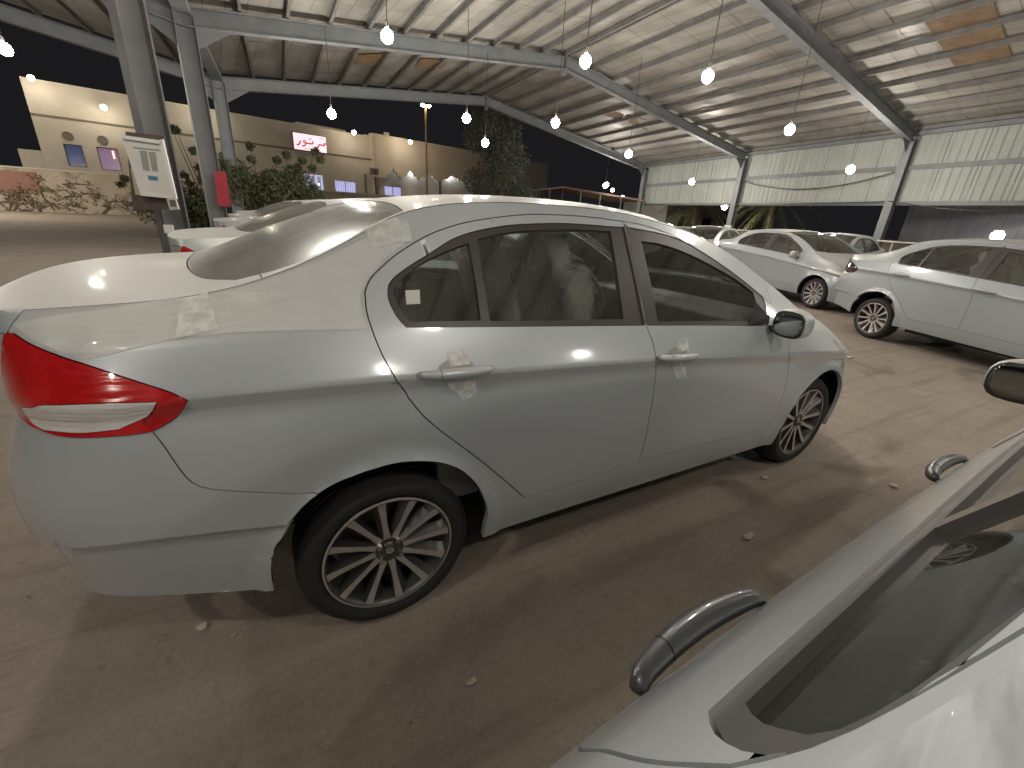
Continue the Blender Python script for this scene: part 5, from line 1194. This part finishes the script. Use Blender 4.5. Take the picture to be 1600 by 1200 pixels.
tree('leafy_tree','tall feathery dark tree in front of the arcade building',p,zt,3.3,5,24000,LEAF2,size=.11,trunk=.16,low=.08)
p=dist_pt((395,320),20); 
def bush(name,label,p,w_,h,seed,n,m=LEAF,size=.09):
    o=empty(name,(p[0],p[1],0)); setp(o,label,'bush'); r=random.Random(seed); cs=[(r.uniform(-w_,w_)*.75,r.uniform(-.6,.6),h*r.uniform(.12,.72),h*r.uniform(.16,.28)) for _ in range(22)]
    mb=MB()
    for k in range(30):
        a=r.uniform(-w_*.9,w_*.9); top=(a*1.15+r.uniform(-.3,.3),r.uniform(-.5,.5),h*r.uniform(.6,1.12)); mb.tube([(a*.3,0,0),(a*.8,top[1]*.6,h*.45),top],[.04,.025,.008],5,False)
        cs.append((top[0],top[1],top[2]-.12,.15))
    cs=cs[:22]*5+cs[22:]; mb.build('stems',BARK,o); link('foliage',leafcloud(n,clumps(cs,0),size,seed),m,o); return o
bush('oleander_bush','dense dark bush between the left columns and the building entrance',dist_pt((405,320),20),2.5,3.3,3,20000)
bush('low_bush','dark bush behind the left pair of columns, next to the white board',dist_pt((305,325),21.5),1.7,2.3,9,10000)
# palms
FROND=mat('palm_frond',(.12,.14,.06),.6,noise=(2,3,(.27,.28,.14),.3,.7))
def palm(label,base,h,seed,nf_=22,L=2.3,dead=True):
    o=empty('palm_tree',(base[0],base[1],0)); setp(o,label,'palm tree','palm trees beyond the rail fence'); r=random.Random(seed)
    mb=MB(); pts=[];rs=[]
    for i in range(25): pts.append((.05*math.sin(i*.3),0,h*i/24)); rs.append(.2-.03*i/24+(.03 if i%2 else 0))
    mb.tube(pts,rs,10); mb.build('trunk',BARK,o)
    for k in range(nf_):
        a=6.283*k/nf_+r.uniform(-.2,.2); el=r.uniform(-.5,1.1); mb=MB(); n=9; spine=[]
        for i in range(n):
            t=i/(n-1); R1=L*t*math.cos(el*.7); z=h+L*(math.sin(el)*t-.75*t*t); spine.append(np.array([R1*math.cos(a),R1*math.sin(a),z]))
        mb.tube(spine,[.025-.002*i for i in range(n)],4,False)
        sd=np.array([-math.sin(a),math.cos(a),0])
        for i in range(1,n):
            for f in (0,.33,.66):
                p=spine[i-1]*(1-f)+spine[i]*f; t=spine[i]-spine[i-1]; t=t/np.linalg.norm(t); ll=.42*math.sin(math.pi*min(1,(i-1+f)/n*.9+.12))
                for s_ in (-1,1):
                    tip=p+sd*s_*ll*.8+t*ll*.55-np.array([0,0,ll*.45]); mb.add([p-t*.025,p+t*.025,tip],[(0,1,2)])
        mb.build('frond',FROND,o)
    return o
pb=onz((1203,372),0); 
p=dist_pt((1203,352),30.5); palm('palm tree with bright lit fronds between the second and third wall columns',p,dist_pt((1208,322),30.5)[2]+.35,2,30,2.6)
p=dist_pt((1085,345),34); palm('darker palm tree seen under the far bay of the corrugated wall',p,dist_pt((1090,322),34)[2]+.4,5,24,2.8)
# ================================================================== RIGHT BACKGROUND
TRL=mat('container_paint',(.30,.32,.37),.55,noise=(1,5,(.38,.40,.44),.3,.7)); BLK=wallmat('block_wall',(.20,.16,.12),(.28,.23,.18),2)
q0=np.array([33.,5.0]); 
def rpt(px,dist): 
    d=ray(px); d=np.array([d[0],d[1],d[2]]); return CAM+d/np.linalg.norm(d)*dist
# grey truck box
ta=rpt((1395,395),30); tb=rpt((1640,420),22); tz=dist_pt((1500,322),26)[2]
tr=empty('box_trailer',(ta[0],ta[1],0)); setp(tr,'large blue-grey box trailer standing behind the fence at the right','trailer'); v=(tb-ta)[:2]; Lt=np.linalg.norm(v); v/=Lt; n_=np.array([-v[1],v[0]]); 
if n_@(CAM[:2]-ta[:2])>0: n_=-n_
AX=(np.array([*v,0]),np.array([*n_,0]),np.array([0,0,1.]))
zb0=dist_pt((1450,388),28)[2]
MB().box(np.array([*(v*Lt/2+n_*1.25),(3.6+zb0)/2]),(Lt,2.5,3.6-zb0),AX).build('trailer_box',TRL,tr,bevel=.04)
for k in range(12): MB().box(np.array([*(v*(Lt*(k+.5)/12)-n_*.008),(3.6+zb0)/2]),(.03,.016,3.4-zb0),AX).build('side_rib',TRL,tr)
MB().box(np.array([*(v*Lt/2+n_*1.25),zb0-.12]),(Lt,2.3,.22),AX).build('chassis',GAP,tr)
for k in (.15,.3,.8,.92):
    V,Fc=lathe([(0,-.12),(.3,-.12),(.48,-.14),(.5,-.1),(.5,.1)],24); c=v*Lt*k; th_=math.atan2(v[1],v[0]); V=[(c[0]+x*v[0]+n_[0]*(y+.2),c[1]+x*v[1]+n_[1]*(y+.2),.5+z) for x,y,z in V]; MB().add(V,Fc).build('wheel',RUBBER,tr,sm=True)
# low block wall with rail fence in front
fa=rpt((1015,358),30); fb=rpt((1200,366),24); fc=rpt((1395,380),19.5); fd=rpt((1640,398),15)
bw_=empty('block_wall',(fb[0],fb[1],0)); setp(bw_,'low brown block wall behind the rail fence','wall')
pa=rpt((1010,352),38); pm=rpt((1640,396),27); d_=(pm-pa)[:2]; Lb=np.linalg.norm(d_); d_/=Lb
zt=[dist_pt((1080,357),36)[2],dist_pt((1300,372),33)[2]]; BX=(np.array([*d_,0]),np.array([-d_[1],d_[0],0]),np.array([0,0,1.])); c=(pa+pm)[:2]/2-fb[:2]
for rowi in range(6):
    mb=MB()
    for k in range(int(Lb/.8)):
        s_=-Lb/2+.8*k+(.4 if rowi%2 else 0)+.4; cc=c+d_*s_; mb.box(np.array([cc[0],cc[1],.12+.24*rowi]),(.785,.2,.225),BX)
    setp(mb.build('block_course',BLK,bw_),kind='stuff')
fn=empty('rail_fence',(fb[0],fb[1],0)); setp(fn,'thin white metal rail fence running behind the pale parked cars','fence'); FBs=np.array([fb[0],fb[1],0]); RAIL=mat('rail_paint',(.50,.47,.42),.5,.2)
FP=[fa,fb,fc,fd]; FZ=[dist_pt(p,d)[2] for p,d in (((1015,352),30),((1200,362),24),((1395,378),19.5),((1640,394),15))]
for i in range(3):
    for dz in (0,-.45): MB().tube([np.array([FP[i][0],FP[i][1],FZ[i]+dz])-FBs,np.array([FP[i+1][0],FP[i+1][1],FZ[i+1]+dz])-FBs],.025,6).build('rail',RAIL,fn)
    for k in range(4):
        t=k/4; q=FP[i]*(1-t)+FP[i+1]*t; zt_=FZ[i]*(1-t)+FZ[i+1]*t; MB().tube([np.array([q[0],q[1],0])-FBs,np.array([q[0],q[1],zt_])-FBs],.03,6).build('fence_post',RAIL,fn)
# floodlights there
flood(0,rpt((1558,369),16),'bright floodlight low at the right edge in front of the blue-grey trailer',.12); flood(0,rpt((1132,323),28.5),'white floodlight glowing just left of the column with the meter box',.15)
flood(0,rpt((948,288),34),'small floodlight over the carport',.12); flood(0,rpt((972,311),38),'low white floodlight under the carport right of its post',.24,mat('lit_cool',(1,1,1),.5,emit=(.8,.88,1),estr=30))
flood(0,rpt((957,297),36),'small upper lamp beside the carport post',.12,mat('lit_cool'))
# pale building beyond far bay
pbd=empty('distant_block',rpt((1090,345),46)*[1,1,0]); setp(pbd,'dim low pale building seen below the far bay of the wall','building'); MB().box((0,0,1.6),(14,5,3.2)).build('wall',CREAM,pbd); MB().box((0,0,3.28),(14.3,5.3,.14)).build('roof_slab',CREAM2,pbd)
for k in range(4): MB().box((-5.0+3*k,-2.53,1.7),(1.1,.04,1.1)).build('window',GAP,pbd)
# carport beyond the shed
cq=rpt((900,300),36); cpt=empty('carport',(cq[0],cq[1],0)); setp(cpt,'low dark flat-roofed carport with a pale lit edge beyond the saloon\'s roof','carport')
za_,zb_,zc_=dist_pt((806,300),38)[2],dist_pt((880,291),37)[2],dist_pt((1003,313),34)[2]
pA,pB,pC=rpt((800,300),38),rpt((880,291),37),rpt((1006,312),33)
base=np.array([cq[0],cq[1],0]); dk=np.array([.3,1,0])*4
for (u0,u1) in ((pA,pB),(pB,pC)):
    V=[u0-base,u1-base,u1+dk-base,u0+dk-base]; V+=[v-np.array([0,0,.12]) for v in V]; MB().add(V,[(0,1,2,3),(7,6,5,4),(0,4,5,1),(1,5,6,2),(2,6,7,3),(3,7,4,0)]).build('roof_sheet',mat('carport_edge',(.24,.16,.13),.6),cpt)
for t in (.0,.25,.5,.75,1.):
    for u0,u1 in ((pA,pB),(pB,pC)):
        q=u0*(1-t)+u1*t; MB().tube([np.array([q[0],q[1],0])-base,q-base-[0,0,.13]],.05,6).build('post',STEELD,cpt)
MB().box(np.array([*( (pB+pC)[:2]/2+dk[:2]*1.1),1.1])-base,(11,.2,2.2),((.9,.3,0),(-.3,.9,0),(0,0,1))).build('rear_wall',CREAM2,cpt)
# unseen lamp post added beyond the left edge to light the boundary wall
for lx,ly,lb in ((-19,21,'added street lamp left of the picture, lighting the boundary wall'),(7,36,'street lamp hidden beyond the far rafter, above the trees')):
    pass
so=empty('street_lamp',(-16.5,30,0)); setp(so,'unseen street lamp added left of the picture to light the boundary wall','street lamp'); MB().tube([(0,0,0),(0,0,7)],[.12,.08],8).build('pole',STEEL,so); MB().tube([(0,0,6.9),(.9,.5,7.1)],.04,6).build('arm',STEEL,so); V,Fc=ellipsoid((1.,.55,7.1),(.3,.3,.1),2,12,8); MB().add(V,Fc).build('lamp_head',mat('lit_added_lamp',(1,1,1),.5,emit=(1.0,.89,.74),estr=1700),so,sm=True)
# street lamp
lp=rpt((667,300),48); sl=empty('street_lamp',(lp[0],lp[1],0)); setp(sl,'tall street lamp with an orange light rising behind the arcade parapet','street lamp'); hz=dist_pt((667,163),48)[2]
MB().tube([(0,0,0),(0,0,hz)],[.13,.08],8).build('pole',mat('lamp_pole',(.45,.33,.2),.5,.3),sl); 
for s_ in (-1,1):
    V,Fc=ellipsoid((s_*.28,0,hz+.05),(.2,.16,.12),2,12,8); MB().add(V,Fc).build('lamp_head',SODM,sl,sm=True); MB().tube([(0,0,hz-.15),(s_*.3,0,hz+.05)],.03,6).build('arm',STEEL,sl)

# ================================================================== THE OTHER CARS
DET=('steering_wheel',)
for (x,y,l) in ((.10,2.38,'second white saloon in the row, right behind the near saloon'),(.22,5.45,'third white saloon in the row, only its boot edge and rear window showing'),(.30,8.2,'fourth white saloon in the row, between the third and the farthest'),(.38,10.9,'farthest white saloon of the row, nearest the bush')):
    c=put((x,y),0,l)
def warpL(L,K=.075):
    L=np.array(L).copy(); k=(L[:,1]>3.3)&(L[:,0]<1.78); L[k,0]-=K*np.clip((1.78-L[k,0])/.16,0,1)*np.clip((L[k,1]-3.3)/1.2,0,1); return L
def lowL(L):
    L=np.array(L).copy(); L[:,1]=5.20+(L[:,1]-4.98)*.75; return L
for _n,_k in (('L_rdoor',.022),('L_trim_r',.075),('L_quarter',.075),('L_doors',.022)): globals()[_n]=warpL(globals()[_n],_k)
for _n in ('L_trim_r','L_quarter','L_rglass','L_trim_f','L_fglass'): globals()[_n]=lowL(globals()[_n])
nearc=make_car('parked_car','white saloon at the lower right seen from above its side windows, with grey door handles')
nearc.location=(-.05,-2.742,0); nearc.rotation_euler=(0,0,math.radians(2.6))
SHEENTRIM=mat('window_trim_sheen',(.13,.122,.122),.3,.2,.6)  # lighter copy of the window trim, reflected lamplight put into its colour
for d_ in [o for o in bpy.data.objects if o.parent and o.parent.parent==nearc]:
    if d_.name.startswith('window_frame'): d_.data.materials.clear(); d_.data.materials.append(SHEENTRIM)
_cv=loop([(1.2,5.35),(1.42,5.50),(1.52,5.66),(1.66,5.80),(1.85,5.80),(2.1,5.84),(2.4,5.80),(2.8,5.86)],[(2.8,5.86),(2.8,7.9)],[(2.8,7.9),(1.75,7.9)],[(1.75,7.9),(1.70,6.4),(1.2,6.2)],[(1.2,6.2),(1.2,5.35)])
WRAP=film_mat(); WRAP.name='white_wrap'; WRAP.node_tree.nodes['Principled BSDF'].inputs['Roughness'].default_value=.5; WRAP.node_tree.nodes['Principled BSDF'].inputs['Coat Weight'].default_value=.15; [setattr(n.inputs['Scale'],'default_value',9) for n in WRAP.node_tree.nodes if n.type=='TEX_NOISE']; [n for n in WRAP.node_tree.nodes if n.type=='MIX_SHADER'][0].inputs[0].default_value=.95; [setattr(n.inputs['Strength'],'default_value',.55) for n in WRAP.node_tree.nodes if n.type=='BUMP']; WRAP.node_tree.nodes['Principled BSDF'].inputs['Base Color'].default_value=(.50,.53,.56,1)
me=cutreg('plastic_wrap',_cv,[],off=.004,inset=0,flange=0,grid=.02); link('plastic_wrap',mirrored(me),WRAP,nearc)
for d in children(nearc):
    for h in children(d):
        if h.name.startswith('door_handle'):
            h.data=h.data.copy(); h.data.materials.clear(); h.data.materials.append(GREYHANDLE)
        if h.name.startswith('handle_cup') : h.data=h.data.copy()
def recolour(car,style_mat_map):
    for o in list(bpy.data.objects):
        r=o
        while r.parent: r=r.parent
        if r==car and o.type=='MESH' and o.data.materials and o.data.materials[0] and o.data.materials[0].name in style_mat_map:
            o.data=o.data.copy(); o.data.materials[0]=style_mat_map[o.data.materials[0].name]
yaA=math.radians(90-198)
carA=put((8.62,.60),yaA,'silver-white saloon at the right edge with a black tail lamp, rear towards the near saloon'); recolour(carA,{'red_lens':DARKGLASS,'clear_lens':DARKGLASS})
carB=put((11.35,5.05),math.radians(90-197),'silver-white saloon behind the near saloon\'s windscreen, its bonnet pointing right')
carC=put((15.6,4.9),math.radians(186),'white car facing the camera behind the two silver ones, windscreen visible')
_d=rpt((1122,380),18.5); carD=put(_d,math.radians(196),'white car parked far back at the foot of the column with the meter box')
_e=rpt((1268,373),22); carE=put(_e,math.radians(188),'pale estate-like car farthest back beside the rail fence')
SILV=PAINT.copy(); SILV.name='silver_paint'; [n for n in SILV.node_tree.nodes if n.type=='MIX'][0].inputs[6].default_value=(.33,.36,.38,1)
for q_ in (carA,carB): recolour(q_,{'car_paint':SILV})
# silver wheels on the other makes
for cc in (carA,carB,carC,carD,carE):
    for wh in children(cc):
        if wh.name.startswith('wheel') and not wh.name.startswith('wheel_arch'):
            i=0
            for sp in children(wh):
                if sp.name.startswith('spoke'):
                    sp.data=sp.data.copy(); sp.data.materials[0]=RIMFACE if cc is not carA else (RIMFACE if i%2 else RIMDARK); i+=1
# ================================================================== TAPE, FILM AND STICKERS ON THE NEAR SALOON
def stick(name,pxs,m,off=.0035,label=None,grid=.02,corner=False,parent=hero):
    segs=[PX([pxs[i],pxs[(i+1)%len(pxs)]]) for i in range(len(pxs))]
    me=cutreg(name,loop(*segs),[],off=off,inset=0,flange=0,grid=grid); o=link(name,me,m,parent)
    if label: o['label']=label
    return o
stick('door_tape',[(699,551),(714,547),(726,541),(731,555),(734,569),(718,571),(703,572)],TAPE,.003); stick('door_tape',[(699,598),(720,596),(741,592),(746,613),(735,620),(723,627),(716,615),(703,608)],TAPE,.003)
stick('door_tape',[(1058,531),(1073,528),(1076,548),(1058,550)],TAPE,.003); stick('door_tape',[(1050,568),(1070,566),(1071,589),(1057,591),(1051,577)],TAPE,.003)
stick('pillar_tape',[(570,361),(590,350),(617,341),(636,346),(642,366),(643,378),(610,382),(583,389)],TAPE,.005)
stick('boot_tape',[(284,477),(305,466),(325,458),(335,490),(342,516),(310,523),(274,532)],TAPE,.006)
stick('protective_film',[(22,507),(60,498),(110,490),(180,482),(245,470),(300,464),(360,455),(430,434),(500,408),(560,378),(610,356),(642,372),(600,405),(573,438),(562,462),(566,490),(575,514),(500,516),(366,520),(275,529),(192,549),(135,562),(90,548),(50,530)],FILM,.0018)
dro=[d for d in children(hero) if d.name.startswith('rear_door')][0]
st=stick('sticker',[(634,452),(657,451),(658,473),(636,474)],mat('white_sticker',(.62,.61,.56),.6),-.009,'small blank white sticker',parent=dro)
# plastic covers glinting on the seats
PLAS=bpy.data.materials.new('clear_plastic'); PLAS.use_nodes=True; nt=PLAS.node_tree; b_=nt.nodes['Principled BSDF']; b_.inputs['Base Color'].default_value=(.8,.8,.75,1); b_.inputs['Roughness'].default_value=.08; b_.inputs['Coat Weight'].default_value=1
tc=nt.nodes.new('ShaderNodeTexCoord'); n_n=nt.nodes.new('ShaderNodeTexNoise'); n_n.inputs['Scale'].default_value=9; n_n.inputs['Detail'].default_value=5; n_n.inputs['Distortion'].default_value=.3; bp=nt.nodes.new('ShaderNodeBump'); bp.inputs['Strength'].default_value=1; bp.inputs['Distance'].default_value=.05; nt.links.new(tc.outputs['Object'],n_n.inputs['Vector']); nt.links.new(n_n.outputs[0],bp.inputs['Height']); nt.links.new(bp.outputs[0],b_.inputs['Normal']); nt.links.new(bp.outputs[0],b_.inputs['Coat Normal'])
tt=nt.nodes.new('ShaderNodeBsdfTransparent'); mx_=nt.nodes.new('ShaderNodeMixShader'); mx_.inputs[0].default_value=.38; nt.links.new(tt.outputs[0],mx_.inputs[1]); nt.links.new(b_.outputs[0],mx_.inputs[2]); nt.links.new(mx_.outputs[0],nt.nodes['Material Output'].inputs[0])
ax=np.array([[math.cos(.3),0,math.sin(.3)],[0,1,0],[-math.sin(.3),0,math.cos(.3)]])
for s in (-.37,.37):
    MB().box((.93,s,.95),(.17,.49,.70),ax).build('seat_cover',PLAS,hero,bevel=.07,seg=4,sm=True); MB().box((.81,s,1.31),(.12,.29,.20),ax).build('headrest_cover',PLAS,hero,bevel=.05,seg=4,sm=True)
# ================================================================== LITTER ON THE GROUND
LIT=mat('paper',(.50,.44,.34),.8); 
for i,(px,lb,s_) in enumerate((((1170,840),'pale scrap of paper on the sand midway between the two near cars',.035),((736,1068),'pale pebble-like scrap on the sand below the rear wheel, nearest the camera',.02),((316,983),'dry leaf on the sand behind the rear wheel',.022),((1328,559),'yellow scrap on the sand in front of the saloon',.06),((1195,748),'twig scrap just right of the front wheel',.03),((1395,760),'small pale stone left of the lower right car',.03))):
    P=onz(px,0.0); a=random.uniform(0,3); mb=MB(); V=[(math.cos(a+t)*s_*random.uniform(.7,1.3),math.sin(a+t)*s_*.6*random.uniform(.7,1.3),.006+random.uniform(0,.012)) for t in np.linspace(0,6.28,8)[:-1]]
    V+=[(v[0]*.9,v[1]*.9,v[2]-.006) for v in V]; n=7; mb.add(V,[tuple(range(n)),tuple(range(2*n-1,n-1,-1))]+[(i_,n+i_,n+(i_+1)%n,(i_+1)%n) for i_ in range(n)])
    o=mb.build('paper_scrap',LIT,None); o.location=(P[0],P[1],0.0); setp(o,lb,'litter')
mb=MB(); rr=random.Random(3)
for k in range(900):
    x=rr.uniform(-2.5,9); y=rr.uniform(-2.6,7) if k%3 else rr.uniform(-2,0.2); s_=rr.uniform(.003,.011)
    V=[(x+s_*rr.uniform(-1,1),y+s_*rr.uniform(-1,1),-.004+s_*rr.uniform(0,1.2)) for _ in range(5)]; mb.add(V,[(0,1,2),(0,2,3),(0,3,4),(0,4,1),(1,2,3),(1,3,4)])
setp(mb.build('gravel',mat('gravel',(.26,.21,.16),.9,noise=(40,2,(.42,.37,.3),.4,.6)),None),kind='stuff')
